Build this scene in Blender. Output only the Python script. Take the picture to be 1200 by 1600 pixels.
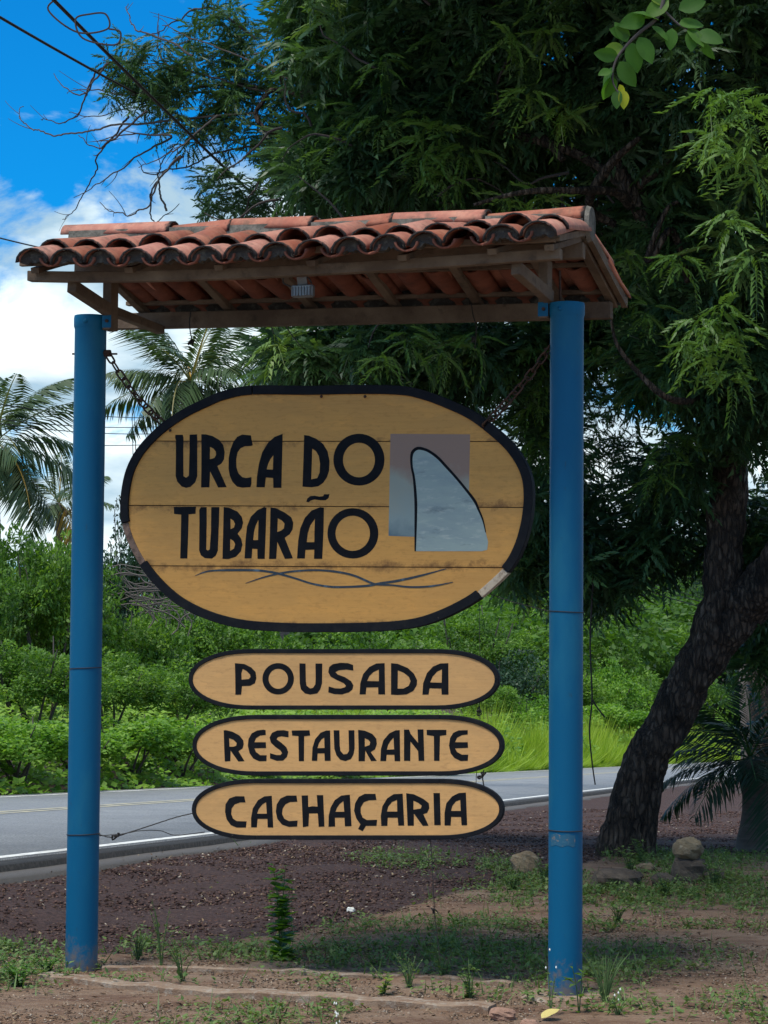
import bpy, math, random
import numpy as np
from mathutils import Vector, Matrix, noise
from mathutils.geometry import tessellate_polygon

for o in list(bpy.data.objects):
    bpy.data.objects.remove(o)
S = bpy.context.scene
COL = S.collection
rng = np.random.default_rng(7)
random.seed(7)

# ------------------------------------------------------------------ camera
F = 3600.0                      # focal length in photo pixels (photo 1200 wide)
EYE = np.array([0.0, 0.0, 1.7])
PITCH = math.radians(3.28); ROLL = 0.0073
fwd = np.array([0, math.cos(PITCH), math.sin(PITCH)])
r0 = np.array([1.0, 0, 0]); u0 = np.cross(r0, fwd)
RGT = math.cos(ROLL) * r0 + math.sin(ROLL) * u0
UPV = -math.sin(ROLL) * r0 + math.cos(ROLL) * u0
cam_d = bpy.data.cameras.new('camera'); cam = bpy.data.objects.new('camera', cam_d); COL.objects.link(cam)
cam_d.sensor_fit = 'HORIZONTAL'; cam_d.sensor_width = 36; cam_d.lens = 36 * F / 1200
cam_d.clip_start = 0.1; cam_d.clip_end = 5000
M4 = Matrix([[RGT[i], UPV[i], -fwd[i], EYE[i]] for i in range(3)] + [[0, 0, 0, 1]])
cam.matrix_world = M4
S.camera = cam
S.render.resolution_x = 768; S.render.resolution_y = 1024

# ------------------------------------------------------------------ sky, sun, exposure
SUN_EL = math.radians(64); SUN_AZ = math.radians(-142)     # azimuth clockwise from +Y (view direction)
W = bpy.data.worlds.new('World'); S.world = W; W.use_nodes = True
nt = W.node_tree; nt.nodes.clear()
def N(t, tree=None, **k):
    n = (tree or nt).nodes.new(t)
    for a, b in k.items(): setattr(n, a, b)
    return n
L = nt.links.new
out = N('ShaderNodeOutputWorld'); bg = N('ShaderNodeBackground'); bg.inputs['Strength'].default_value = 0.14
sky = N('ShaderNodeTexSky', sky_type='NISHITA'); sky.sun_disc = False
sky.sun_elevation = SUN_EL; sky.sun_rotation = SUN_AZ; sky.air_density = 1.0; sky.dust_density = 0.6; sky.ozone_density = 3.0
tint = N('ShaderNodeMix', data_type='RGBA', blend_type='MULTIPLY'); tint.inputs['Factor'].default_value = 1
L(sky.outputs[0], tint.inputs['A']); tint.inputs['B'].default_value = (0.012, 0.37, 0.66, 1)
tc = N('ShaderNodeTexCoord'); sep = N('ShaderNodeSeparateXYZ'); L(tc.outputs['Generated'], sep.inputs[0])
mp = N('ShaderNodeMapping'); mp.inputs['Scale'].default_value = (1, 1, 2.0); mp.inputs['Location'].default_value = (3.1, 0.4, 0.3)
L(tc.outputs['Generated'], mp.inputs[0])
n1 = N('ShaderNodeTexNoise'); n1.inputs['Scale'].default_value = 10.5; n1.inputs['Detail'].default_value = 9; n1.inputs['Roughness'].default_value = 0.58
n1.inputs['Distortion'].default_value = 0.35
L(mp.outputs[0], n1.inputs[0])
el = N('ShaderNodeMapRange'); L(sep.outputs['Z'], el.inputs[0])      # more cloud low in the sky
el.inputs[1].default_value = 0.155; el.inputs[2].default_value = 0.215; el.inputs[3].default_value = 0.14; el.inputs[4].default_value = -0.13
el2 = N('ShaderNodeMapRange'); L(sep.outputs['Z'], el2.inputs[0]); el2.inputs[1].default_value = 0.32; el2.inputs[2].default_value = 0.55; el2.inputs[3].default_value = 0; el2.inputs[4].default_value = 0.17  # added cloud cover above the view, to whiten the ambient fill
els = N('ShaderNodeMath', operation='ADD'); L(el.outputs[0], els.inputs[0]); L(el2.outputs[0], els.inputs[1])
add = N('ShaderNodeMath', operation='ADD'); L(n1.outputs[0], add.inputs[0]); L(els.outputs[0], add.inputs[1])
cm = N('ShaderNodeMapRange', interpolation_type='SMOOTHSTEP'); L(add.outputs[0], cm.inputs[0]); cm.inputs[1].default_value = 0.46; cm.inputs[2].default_value = 0.60
n2 = N('ShaderNodeTexNoise'); n2.inputs['Scale'].default_value = 13; n2.inputs['Detail'].default_value = 6
mp2 = N('ShaderNodeMapping'); mp2.inputs['Scale'].default_value = (1, 1, 2.6); mp2.inputs['Location'].default_value = (9, 2, 5); L(tc.outputs['Generated'], mp2.inputs[0]); L(mp2.outputs[0], n2.inputs[0])
cr = N('ShaderNodeValToRGB'); L(n2.outputs[0], cr.inputs[0])
cr.color_ramp.elements[0].position = 0.41; cr.color_ramp.elements[0].color = (1.9, 2.7, 3.3, 1)
cr.color_ramp.elements[1].position = 0.60; cr.color_ramp.elements[1].color = (4.6, 5.2, 5.35, 1)
mx = N('ShaderNodeMix', data_type='RGBA'); L(cm.outputs[0], mx.inputs['Factor']); L(tint.outputs['Result'], mx.inputs['A']); L(cr.outputs[0], mx.inputs['B'])
L(mx.outputs['Result'], bg.inputs[0]); L(bg.outputs[0], out.inputs[0])

sd = bpy.data.lights.new('sun', 'SUN'); sd.energy = 2.3; sd.angle = math.radians(20); sd.color = (1, 0.95, 0.86)
so = bpy.data.objects.new('sun', sd); COL.objects.link(so)
sdir = Vector((math.sin(SUN_AZ) * math.cos(SUN_EL), math.cos(SUN_AZ) * math.cos(SUN_EL), math.sin(SUN_EL)))
so.rotation_euler = sdir.to_track_quat('Z', 'Y').to_euler(); so.location = (0, 0, 30)
S.render.engine = 'CYCLES'
S.view_settings.view_transform = 'Standard'; S.view_settings.look = 'None'; S.view_settings.gamma = 1
S.view_settings.use_curve_mapping = False; S.view_settings.exposure = 0.80
S.cycles.max_bounces = 6; S.cycles.transparent_max_bounces = 6

# ------------------------------------------------------------------ helpers
def ray(px, py):
    return fwd + RGT * (px - 600) / F - UPV * (py - 800) / F
def at(px, py, Z): return EYE + ray(px, py) * Z
def on_plane(px, py, P, n):
    d = ray(px, py); t = np.dot(P - EYE, n) / np.dot(d, n); return EYE + d * t

WL = {}
def tag(o, label=None, cat=None, group=None, kind=None):
    if label: o['label'] = label
    if cat: o['category'] = cat
    if group: o['group'] = group
    if kind: o['kind'] = kind
    return o
def thing(name, label, cat, loc=(0, 0, 0), group=None):
    o = bpy.data.objects.new(name, None); COL.objects.link(o); o.location = tuple(loc); o.empty_display_size = 0.1
    WL[o.name] = np.array(loc, float); return tag(o, label, cat, group)
def fast_mesh(name, V, F_, tone=None, smooth=False, attrs=None):
    """V (n,3) array, F_ (m,k) array or list of face lists"""
    me = bpy.data.meshes.new(name)
    V = np.asarray(V, np.float32)
    if isinstance(F_, np.ndarray):
        m, k = F_.shape
        me.vertices.add(len(V)); me.vertices.foreach_set('co', V.ravel())
        me.loops.add(m * k); me.loops.foreach_set('vertex_index', F_.astype(np.int32).ravel())
        me.polygons.add(m); me.polygons.foreach_set('loop_start', np.arange(0, m * k, k, dtype=np.int32))
        try: me.polygons.foreach_set('loop_total', np.full(m, k, np.int32))
        except Exception: pass
        me.update(calc_edges=True)
    else:
        me.from_pydata([tuple(v) for v in V], [], [tuple(f) for f in F_]); me.update()
    if smooth: me.polygons.foreach_set('use_smooth', np.ones(len(me.polygons), bool))
    if tone is not None:
        a = me.attributes.new('tone', 'FLOAT', 'POINT'); a.data.foreach_set('value', np.asarray(tone, np.float32))
    for k_, v_ in (attrs or {}).items():
        a = me.attributes.new(k_, 'FLOAT', 'POINT'); a.data.foreach_set('value', np.asarray(v_, np.float32))
    return me
def link(name, me, mat, parent=None, loc=None, rot=None):
    o = bpy.data.objects.new(name, me); COL.objects.link(o)
    if mat and not me.materials: me.materials.append(mat)
    if parent: o.parent = parent
    if loc is not None: o.location = tuple(loc)
    if rot is not None: o.rotation_euler = rot
    WL[o.name] = (WL.get(parent.name, np.zeros(3)) if parent else np.zeros(3)) + (np.array(loc, float) if loc is not None else 0)
    return o
def part(name, V, F_, mat, parent=None, smooth=False, tone=None, bevel=0, attrs=None):
    """V in world coordinates; origin moved to the parent's"""
    V = np.asarray(V, float)
    if parent: V = V - WL[parent.name]
    o = link(name, fast_mesh(name, V, F_, tone, smooth, attrs), mat, parent)
    if bevel:
        b = o.modifiers.new('b', 'BEVEL'); b.width = bevel; b.segments = 1; b.limit_method = 'ANGLE'
    return o

class MB:
    def __init__(s): s.V = []; s.F = []; s.n = 0
    def add(s, V, F_):
        V = np.asarray(V, float); s.V.append(V); s.F += [tuple(int(i) + s.n for i in f) for f in F_]; s.n += len(V); return s
    def out(s): return np.vstack(s.V), s.F

def beam_vf(p0, p1, w, h, up=(0, 0, 1)):
    p0 = np.array(p0, float); p1 = np.array(p1, float); d = p1 - p0; d /= np.linalg.norm(d)
    s_ = np.cross(d, up); s_ /= np.linalg.norm(s_); t = np.cross(s_, d)
    V = []
    for p in (p0, p1):
        for a, b in ((-1, -1), (1, -1), (1, 1), (-1, 1)): V.append(p + s_ * a * w / 2 + t * b * h / 2)
    return np.array(V), [(0, 3, 2, 1), (4, 5, 6, 7), (0, 1, 5, 4), (1, 2, 6, 5), (2, 3, 7, 6), (3, 0, 4, 7)]
def tube_vf(P, R, seg=8, cap=True, rough=0, nscale=3.0, lobes=0):
    P = np.array(P, float); n = len(P)
    R = np.full(n, R) if np.isscalar(R) else np.array(R, float)
    T = np.gradient(P, axis=0); T /= np.linalg.norm(T, axis=1)[:, None] + 1e-12
    a = np.array([0, 0, 1.0]) if abs(T[0][2]) < 0.9 else np.array([1.0, 0, 0])
    nrm = np.cross(T[0], a); nrm /= np.linalg.norm(nrm)
    V = []
    for i in range(n):
        nrm = nrm - T[i] * np.dot(nrm, T[i]); nrm /= np.linalg.norm(nrm); b = np.cross(T[i], nrm)
        for k in range(seg):
            th = 2 * math.pi * k / seg; d = nrm * math.cos(th) + b * math.sin(th); r = R[i]
            if rough:
                q = P[i] + d * r
                r *= 1 + rough * (noise.noise(Vector(q * nscale)) + .5 * noise.noise(Vector(q * nscale * 2.7)) + .3 * noise.noise(Vector((q[0] * nscale * 9, q[1] * nscale * 9, q[2] * nscale * 2))))
            if lobes: r *= 1 + lobes * math.cos(3 * th + 1.3 * i / n) * .5
            V.append(P[i] + d * r)
    Fc = []
    for i in range(n - 1):
        for k in range(seg):
            k2 = (k + 1) % seg; Fc.append((i * seg + k, i * seg + k2, (i + 1) * seg + k2, (i + 1) * seg + k))
    if cap: Fc.append(tuple(range(seg - 1, -1, -1))); Fc.append(tuple((n - 1) * seg + k for k in range(seg)))
    return np.array(V), Fc
def smooth_path(P, n):
    P = np.array(P, float); m = len(P); t = np.linspace(0, m - 1, n); o = []
    for x in t:
        i = min(int(x), m - 2); f = x - i
        p0 = P[max(i - 1, 0)]; p1 = P[i]; p2 = P[i + 1]; p3 = P[min(i + 2, m - 1)]
        o.append(.5 * ((2 * p1) + (-p0 + p2) * f + (2 * p0 - 5 * p1 + 4 * p2 - p3) * f * f + (-p0 + 3 * p1 - 3 * p2 + p3) * f ** 3))
    return np.array(o)

# ------------------------------------------------------------------ materials
def mat(name, base, rough=0.8, spec=0.3, metal=0, bump=None, vary=None, dirt=None, coord='Object', stretch=(1, 1, 1)):
    """vary=(colour2, scale, lo, hi); dirt=(colour, scale, lo, hi); bump=(scale, strength, dist)"""
    m = bpy.data.materials.new(name); m.use_nodes = True; t = m.node_tree; p = t.nodes['Principled BSDF']
    p.inputs['Roughness'].default_value = rough; p.inputs['Metallic'].default_value = metal; p.inputs['Specular IOR Level'].default_value = spec
    tc = N('ShaderNodeTexCoord', t); mpg = N('ShaderNodeMapping', t); mpg.inputs['Scale'].default_value = stretch
    t.links.new(tc.outputs[coord], mpg.inputs[0])
    oi = N('ShaderNodeObjectInfo', t); ad = N('ShaderNodeVectorMath', t, operation='ADD')
    sc = N('ShaderNodeMath', t, operation='MULTIPLY'); sc.inputs[1].default_value = 37; t.links.new(oi.outputs['Random'], sc.inputs[0])
    t.links.new(mpg.outputs[0], ad.inputs[0]); t.links.new(sc.outputs[0], ad.inputs[1]); vec = ad.outputs[0]
    col = None
    def layer(c_prev, spec_):
        c2, s_, lo, hi = spec_
        nz = N('ShaderNodeTexNoise', t); nz.inputs['Scale'].default_value = s_; nz.inputs['Detail'].default_value = 8; nz.inputs['Roughness'].default_value = .65
        t.links.new(vec, nz.inputs[0])
        mr = N('ShaderNodeMapRange', t); t.links.new(nz.outputs[0], mr.inputs[0]); mr.inputs[1].default_value = lo; mr.inputs[2].default_value = hi
        mi = N('ShaderNodeMix', t, data_type='RGBA'); t.links.new(mr.outputs[0], mi.inputs['Factor'])
        if c_prev is None: mi.inputs['A'].default_value = (*base, 1)
        else: t.links.new(c_prev, mi.inputs['A'])
        mi.inputs['B'].default_value = (*c2, 1); return mi.outputs['Result']
    for l_ in ([vary] if vary and not isinstance(vary, list) else (vary or [])): col = layer(col, l_)
    for l_ in ([dirt] if dirt and not isinstance(dirt, list) else (dirt or [])): col = layer(col, l_)
    if col is None: p.inputs['Base Color'].default_value = (*base, 1)
    else: t.links.new(col, p.inputs['Base Color'])
    if bump:
        nz = N('ShaderNodeTexNoise', t); nz.inputs['Scale'].default_value = bump[0]; nz.inputs['Detail'].default_value = 8; nz.inputs['Roughness'].default_value = .7
        t.links.new(vec, nz.inputs[0]); b = N('ShaderNodeBump', t); b.inputs['Strength'].default_value = bump[1]; b.inputs['Distance'].default_value = bump[2]
        t.links.new(nz.outputs[0], b.inputs['Height']); t.links.new(b.outputs[0], p.inputs['Normal'])
    m['out_col'] = 0
    return m
def leafmat(name, stops, transl=0.3, rough=0.45):
    m = bpy.data.materials.new(name); m.use_nodes = True; t = m.node_tree; p = t.nodes['Principled BSDF']; o = t.nodes['Material Output']
    at_ = N('ShaderNodeAttribute', t); at_.attribute_name = 'tone'
    oi = N('ShaderNodeObjectInfo', t); s_ = N('ShaderNodeMath', t, operation='MULTIPLY_ADD'); s_.inputs[1].default_value = .18; t.links.new(oi.outputs['Random'], s_.inputs[0])
    t.links.new(at_.outputs['Fac'], s_.inputs[2]); sub = N('ShaderNodeMath', t, operation='SUBTRACT'); sub.inputs[1].default_value = .09; t.links.new(s_.outputs[0], sub.inputs[0])
    cr = N('ShaderNodeValToRGB', t); t.links.new(sub.outputs[0], cr.inputs[0])
    e = cr.color_ramp.elements
    while len(e) < len(stops): e.new(0.5)
    for i, (pos, c) in enumerate(stops): e[i].position = pos; e[i].color = (*c, 1)
    t.links.new(cr.outputs[0], p.inputs['Base Color']); p.inputs['Roughness'].default_value = rough; p.inputs['Specular IOR Level'].default_value = .35
    tr = N('ShaderNodeBsdfTranslucent', t); g = N('ShaderNodeMix', t, data_type='RGBA', blend_type='MULTIPLY'); g.inputs['Factor'].default_value = 1
    t.links.new(cr.outputs[0], g.inputs['A']); g.inputs['B'].default_value = (1.5, 1.6, .6, 1); t.links.new(g.outputs['Result'], tr.inputs[0])
    mxs = N('ShaderNodeMixShader', t); mxs.inputs[0].default_value = transl; t.links.new(p.outputs[0], mxs.inputs[1]); t.links.new(tr.outputs[0], mxs.inputs[2]); t.links.new(mxs.outputs[0], o.inputs[0])
    return m

M_blue = mat('blue_paint', (0.001, 0.086, 0.185), rough=.5, spec=.18, vary=((0.002, 0.100, 0.21), 1.2, .35, .65), dirt=[((0.010, .12, .21), 3.5, .50, .72), ((0.02, .07, .12), 30, .64, .74), ((.16, .17, .16), 55, .73, .76)], bump=(60, .08, .01), stretch=(1, 1, .35))
M_wood = mat('weathered_wood', (0.10, 0.066, 0.045), rough=.85, vary=[((0.20, 0.145, 0.10), 3.2, .38, .66), ((.05, .035, .026), 9, .56, .74)], bump=(40, .5, .01), stretch=(1, 1, 1))
M_tile = mat('terracotta', (0.44, 0.115, 0.055), rough=.85, vary=[((0.56, 0.21, 0.11), 7, .42, .66), ((.30, .095, .055), 16, .50, .74)], dirt=[((.13, .085, .055), 6, .56, .74)], bump=(70, .35, .006))
M_pan = mat('shade_toned_terracotta', (0.19, 0.062, 0.038), rough=.9, vary=[((.25, .09, .055), 7, .42, .66), ((.13, .05, .035), 12, .48, .68)], bump=(70, .35, .006))  # darker than the cover tiles: shade of the roof underside put into the colour
M_mortar = mat('mortar', (0.20, 0.18, 0.15), rough=.95, vary=((.09, .085, .07), 18, .4, .62), bump=(50, .8, .012))
M_black = mat('black_paint', (0.0045, 0.005, 0.007), rough=.7, spec=.12, vary=((.009, .010, .013), 20, .4, .7), bump=(90, .15, .003))
M_border = mat('worn_black_paint', (0.006, 0.007, 0.010), rough=.7, spec=.15, vary=((.014, .014, .015), 14, .45, .7), dirt=((.20, .16, .13), 34, .69, .76), bump=(60, .4, .004))
M_bare = mat('bare_wood', (0.23, 0.15, 0.11), rough=.9, vary=((.10, .065, .05), 22, .4, .65), bump=(80, .7, .006))
M_pale = mat('pale_split_wood', (0.52, 0.42, 0.30), rough=.9, vary=((.25, .17, .12), 40, .5, .7), bump=(80, .7, .006))
M_rust = mat('rusty_iron', (0.055, 0.032, 0.024), rough=.8, metal=.3, vary=((.12, .055, .03), 60, .45, .7), bump=(120, .5, .002))
M_wire = mat('dark_wire', (0.03, 0.026, 0.024), rough=.7)
M_steel = mat('grey_metal', (0.16, 0.165, 0.17), rough=.5, metal=.6, vary=((.12, .10, .09), 40, .5, .7))
M_glass = mat('lamp_glass', (0.22, 0.23, 0.23), rough=.25, spec=.6)
M_asph = mat('asphalt', (0.235, 0.235, 0.235), rough=.62, spec=.5, vary=[((.32, .32, .31), .5, .35, .65), ((.12, .12, .125), 46, .45, .62)], dirt=[((.14, .14, .14), 1.1, .55, .75), ((.34, .33, .31), 3.5, .62, .8)], bump=(140, .6, .01))
M_asph_old = mat('old_asphalt', (0.11, 0.10, 0.095), rough=.95, vary=((.13, .12, .11), 30, .4, .65), bump=(70, .8, .02))
M_asph_dark = mat('dark_asphalt_edge', (0.040, 0.039, 0.039), rough=.95, vary=((.085, .08, .075), 26, .45, .68), bump=(60, .9, .03))
M_white = mat('road_white', (0.72, 0.71, 0.66), rough=.8, dirt=[((.25, .25, .25), 14, .52, .70), ((.40, .38, .34), 2, .5, .7)])
M_yellow = mat('road_yellow', (0.52, 0.46, 0.30), rough=.8, dirt=((.25, .25, .24), 5, .42, .66))
M_rock = mat('pale_rock', (0.30, 0.225, 0.135), rough=.95, vary=[((.17, .115, .07), 6, .4, .65), ((.40, .34, .24), 18, .55, .75)], bump=(18, .9, .03))
M_rock2 = mat('grey_rock', (0.085, 0.065, 0.05), rough=.95, vary=((.17, .13, .095), 7, .45, .7), bump=(18, .9, .03))
M_conc = mat('old_concrete', (0.30, 0.215, 0.15), rough=.95, vary=[((.20, .12, .075), 4, .4, .66), ((.38, .33, .27), 22, .5, .7)], bump=(40, .8, .015))
M_brick = mat('pinkish_block', (0.36, 0.21, 0.15), rough=.95, vary=((.22, .13, .09), 16, .4, .7), bump=(50, .8, .01))
M_chip = mat('dark_gravel', (0.082, 0.047, 0.042), rough=.95)
M_bark0 = mat('rough_bark_plain', (0.060, 0.045, 0.037), rough=.95, vary=[((.014, .011, .010), 9, .42, .58), ((.20, .165, .14), 13, .56, .72)], bump=(16, 1.0, .06), stretch=(1, 1, .35))
M_bark = mat('rough_bark', (0.095, 0.066, 0.048), rough=.95, vary=[((.022, .017, .014), 6, .50, .64), ((.24, .185, .14), 11, .54, .70)], bump=(30, .9, .04), stretch=(1, 1, .4))
def fissures(m):
    t = m.node_tree; p = t.nodes['Principled BSDF']; src = p.inputs['Base Color'].links[0].from_socket; g = N('ShaderNodeTexCoord', t); mp_ = N('ShaderNodeMapping', t); mp_.inputs['Scale'].default_value = (38, 38, 10); t.links.new(g.outputs['Object'], mp_.inputs[0])
    nz = N('ShaderNodeTexNoise', t); nz.inputs['Scale'].default_value = .9; nz.inputs['Detail'].default_value = 5; t.links.new(mp_.outputs[0], nz.inputs[0]); mxv = N('ShaderNodeMix', t, data_type='VECTOR'); mxv.inputs['Factor'].default_value = .62; t.links.new(mp_.outputs[0], mxv.inputs['A']); t.links.new(nz.outputs['Color'], mxv.inputs['B'])
    vo = N('ShaderNodeTexVoronoi', t, feature='DISTANCE_TO_EDGE'); vo.inputs['Scale'].default_value = 1.6; t.links.new(mxv.outputs['Result'], vo.inputs[0])
    mr = N('ShaderNodeMapRange', t); mr.inputs[1].default_value = 0; mr.inputs[2].default_value = .22; mr.inputs[3].default_value = .30; t.links.new(vo.outputs[0], mr.inputs[0])
    mi = N('ShaderNodeMix', t, data_type='RGBA'); t.links.new(mr.outputs[0], mi.inputs['Factor']); mi.inputs['A'].default_value = (.012, .010, .009, 1); t.links.new(src, mi.inputs['B']); t.links.new(mi.outputs['Result'], p.inputs['Base Color'])
    b2 = N('ShaderNodeBump', t); b2.inputs['Strength'].default_value = 1; b2.inputs['Distance'].default_value = .05; t.links.new(mr.outputs[0], b2.inputs['Height']); b1 = p.inputs['Normal'].links[0].from_socket; t.links.new(b1, b2.inputs['Normal']); t.links.new(b2.outputs[0], p.inputs['Normal'])
fissures(M_bark)
M_palebark = mat('pale_bark', (0.20, 0.17, 0.15), rough=.9, vary=((.10, .08, .07), 9, .4, .7), bump=(14, .8, .03), stretch=(1, 1, .4))
M_twig = mat('twig_bark', (0.055, 0.043, 0.040), rough=.9)
M_twiglight = mat('grey_twig', (0.08, 0.066, 0.06), rough=.9)
M_neem = leafmat('neem_leaf', [(0, (.020, .052, .026)), (.45, (.052, .110, .046)), (.8, (.10, .19, .06)), (1, (.19, .28, .07))], .32, .42)
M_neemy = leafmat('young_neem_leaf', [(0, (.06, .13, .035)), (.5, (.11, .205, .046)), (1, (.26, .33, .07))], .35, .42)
M_broad = leafmat('broad_leaf', [(0, (.03, .085, .012)), (.6, (.06, .15, .018)), (1, (.5, .48, .03))], .45, .6)
M_bush = leafmat('shrub_leaf', [(0, (.035, .085, .016)), (.5, (.10, .205, .03)), (1, (.21, .34, .05))], .38, .5)
M_bushdark = leafmat('dark_shrub_leaf', [(0, (.014, .035, .018)), (.6, (.026, .065, .028)), (1, (.05, .11, .04))], .2, .5)
M_vine = leafmat('bright_vine_leaf', [(0, (.07, .17, .02)), (.5, (.15, .29, .035)), (1, (.27, .42, .07))], .4, .45)
M_grass = leafmat('grass_blade', [(0, (.13, .22, .02)), (.5, (.24, .36, .03)), (1, (.38, .47, .06))], .4, .5)
M_weed = leafmat('weed_leaf', [(0, (.055, .11, .03)), (.5, (.12, .20, .055)), (1, (.25, .29, .11))], .25, .55)
M_palm = leafmat('palm_leaf', [(0, (.025, .05, .022)), (.5, (.06, .10, .035)), (.9, (.17, .17, .07)), (1, (.45, .25, .03))], .2, .45)
M_dry = mat('dry_litter', (0.20, 0.13, 0.08), rough=.9)
M_petal = mat('white_petal', (0.75, 0.75, 0.68), rough=.6)
M_yleaf = mat('yellow_fallen_leaf', (0.55, 0.46, 0.16), rough=.6, vary=((.40, .24, .08), 30, .5, .7))

def splash(m):
    t = m.node_tree; p = t.nodes['Principled BSDF']; src = p.inputs['Base Color'].links[0].from_socket; g = N('ShaderNodeTexCoord', t); sp = N('ShaderNodeSeparateXYZ', t); t.links.new(g.outputs['Object'], sp.inputs[0])
    nz = N('ShaderNodeTexNoise', t); nz.inputs['Scale'].default_value = 22; nz.inputs['Detail'].default_value = 9; nz.inputs['Roughness'].default_value = .7; t.links.new(g.outputs['Object'], nz.inputs[0])
    e = N('ShaderNodeMapRange', t); e.inputs[1].default_value = 0; e.inputs[2].default_value = .42; e.inputs[3].default_value = .34; e.inputs[4].default_value = -.3; t.links.new(sp.outputs['Z'], e.inputs[0])
    a = N('ShaderNodeMath', t, operation='ADD'); t.links.new(nz.outputs[0], a.inputs[0]); t.links.new(e.outputs[0], a.inputs[1]); mr = N('ShaderNodeMapRange', t); mr.inputs[1].default_value = .60; mr.inputs[2].default_value = .85; mr.inputs[4].default_value = .75; t.links.new(a.outputs[0], mr.inputs[0])
    mi = N('ShaderNodeMix', t, data_type='RGBA'); t.links.new(mr.outputs[0], mi.inputs['Factor']); t.links.new(src, mi.inputs['A']); mi.inputs['B'].default_value = (.16, .12, .09, 1); t.links.new(mi.outputs['Result'], p.inputs['Base Color'])
splash(M_blue)
def paint_tan(name, base, dark, dirty):
    """tan sign paint: uneven coats, drips of grime hugging the plank edges (Generated Z)"""
    m = mat(name, base, rough=.62, spec=.25, vary=[(dark, 2.2, .36, .70), ((min(1, base[0] * 1.12), base[1] * 1.1, base[2] * 1.05), 9, .50, .74), ((base[0] * .80, base[1] * .78, base[2] * .8), 46, .52, .70)], bump=(55, .12, .004), stretch=(.45, 1, 1.6))
    t = m.node_tree; p = t.nodes['Principled BSDF']; src = p.inputs['Base Color'].links[0].from_socket
    g = N('ShaderNodeTexCoord', t); s_ = N('ShaderNodeSeparateXYZ', t); t.links.new(g.outputs['Generated'], s_.inputs[0])
    a = N('ShaderNodeMath', t, operation='SUBTRACT'); a.inputs[1].default_value = .5; t.links.new(s_.outputs['Z'], a.inputs[0])
    b = N('ShaderNodeMath', t, operation='ABSOLUTE'); t.links.new(a.outputs[0], b.inputs[0])
    e = N('ShaderNodeMapRange', t); e.inputs[1].default_value = .30; e.inputs[2].default_value = .5; e.inputs[3].default_value = 0; e.inputs[4].default_value = dirty; t.links.new(b.outputs[0], e.inputs[0])
    nz = N('ShaderNodeTexNoise', t); nz.inputs['Scale'].default_value = 11; nz.inputs['Detail'].default_value = 10; nz.inputs['Roughness'].default_value = .75; t.links.new(g.outputs['Object'], nz.inputs[0])
    ad = N('ShaderNodeMath', t, operation='ADD'); t.links.new(nz.outputs[0], ad.inputs[0]); t.links.new(e.outputs[0], ad.inputs[1])
    mr = N('ShaderNodeMapRange', t); mr.inputs[1].default_value = .66; mr.inputs[2].default_value = .86; mr.inputs[4].default_value = .85; t.links.new(ad.outputs[0], mr.inputs[0])
    mi = N('ShaderNodeMix', t, data_type='RGBA'); t.links.new(mr.outputs[0], mi.inputs['Factor']); t.links.new(src, mi.inputs['A']); mi.inputs['B'].default_value = (.14, .065, .025, 1)
    mp_ = N('ShaderNodeMapping', t); mp_.inputs['Scale'].default_value = (2.2, 1, 95); t.links.new(g.outputs['Object'], mp_.inputs[0]); nb_ = N('ShaderNodeTexNoise', t); nb_.inputs['Scale'].default_value = 1.4; nb_.inputs['Detail'].default_value = 6; t.links.new(mp_.outputs[0], nb_.inputs[0])
    m2 = N('ShaderNodeMapRange', t); m2.inputs[1].default_value = .46; m2.inputs[2].default_value = .70; m2.inputs[4].default_value = .15; t.links.new(nb_.outputs[0], m2.inputs[0]); x2 = N('ShaderNodeMix', t, data_type='RGBA', blend_type='MULTIPLY'); t.links.new(m2.outputs[0], x2.inputs['Factor']); t.links.new(mi.outputs['Result'], x2.inputs['A']); x2.inputs['B'].default_value = (.55, .45, .38, 1)
    t.links.new(x2.outputs['Result'], p.inputs['Base Color']); return m
M_tan = paint_tan('ochre_paint', (0.59, 0.295, 0.075), (0.50, 0.26, 0.075), .30)
M_tan2 = paint_tan('ochre_paint_small_board', (0.60, 0.335, 0.128), (0.50, 0.285, 0.112), .03)
def art_mat():
    m = mat('picture_paint', (0.27, 0.185, 0.14), rough=.6, vary=((.30, .20, .15), 5, .4, .7), bump=(60, .1, .003))
    t = m.node_tree; p = t.nodes['Principled BSDF']; src = p.inputs['Base Color'].links[0].from_socket
    g = N('ShaderNodeTexCoord', t); s_ = N('ShaderNodeSeparateXYZ', t); t.links.new(g.outputs['Generated'], s_.inputs[0])
    nz = N('ShaderNodeTexNoise', t); nz.inputs['Scale'].default_value = 7; nz.inputs['Detail'].default_value = 6; t.links.new(g.outputs['Object'], nz.inputs[0])
    ma = N('ShaderNodeMath', t, operation='MULTIPLY_ADD'); ma.inputs[1].default_value = .5; t.links.new(nz.outputs[0], ma.inputs[0]); t.links.new(s_.outputs['Z'], ma.inputs[2])
    cr = N('ShaderNodeValToRGB', t); t.links.new(ma.outputs[0], cr.inputs[0])
    e = cr.color_ramp.elements; e[0].position = .28; e[0].color = (.10, .155, .18, 1); e[1].position = .42; e[1].color = (.24, .30, .285, 1)
    x = e.new(.75); x.color = (.30, .31, .25, 1); x = e.new(.92); x.color = (.275, .18, .135, 1)
    t.links.new(cr.outputs[0], p.inputs['Base Color']); return m
M_art = art_mat()
M_fin = mat('fin_paint', (0.30, 0.365, 0.335), rough=.6, vary=[((.235, .30, .30), 5, .42, .66)], dirt=[((.13, .17, .18), 9, .57, .72), ((.40, .44, .40), 24, .55, .7)], stretch=(.5, 1, 2.0), bump=(60, .1, .003))
M_wave = mat('wave_paint', (0.03, 0.045, 0.06), rough=.6, vary=((.11, .18, .23), 9, .52, .68))

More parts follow.
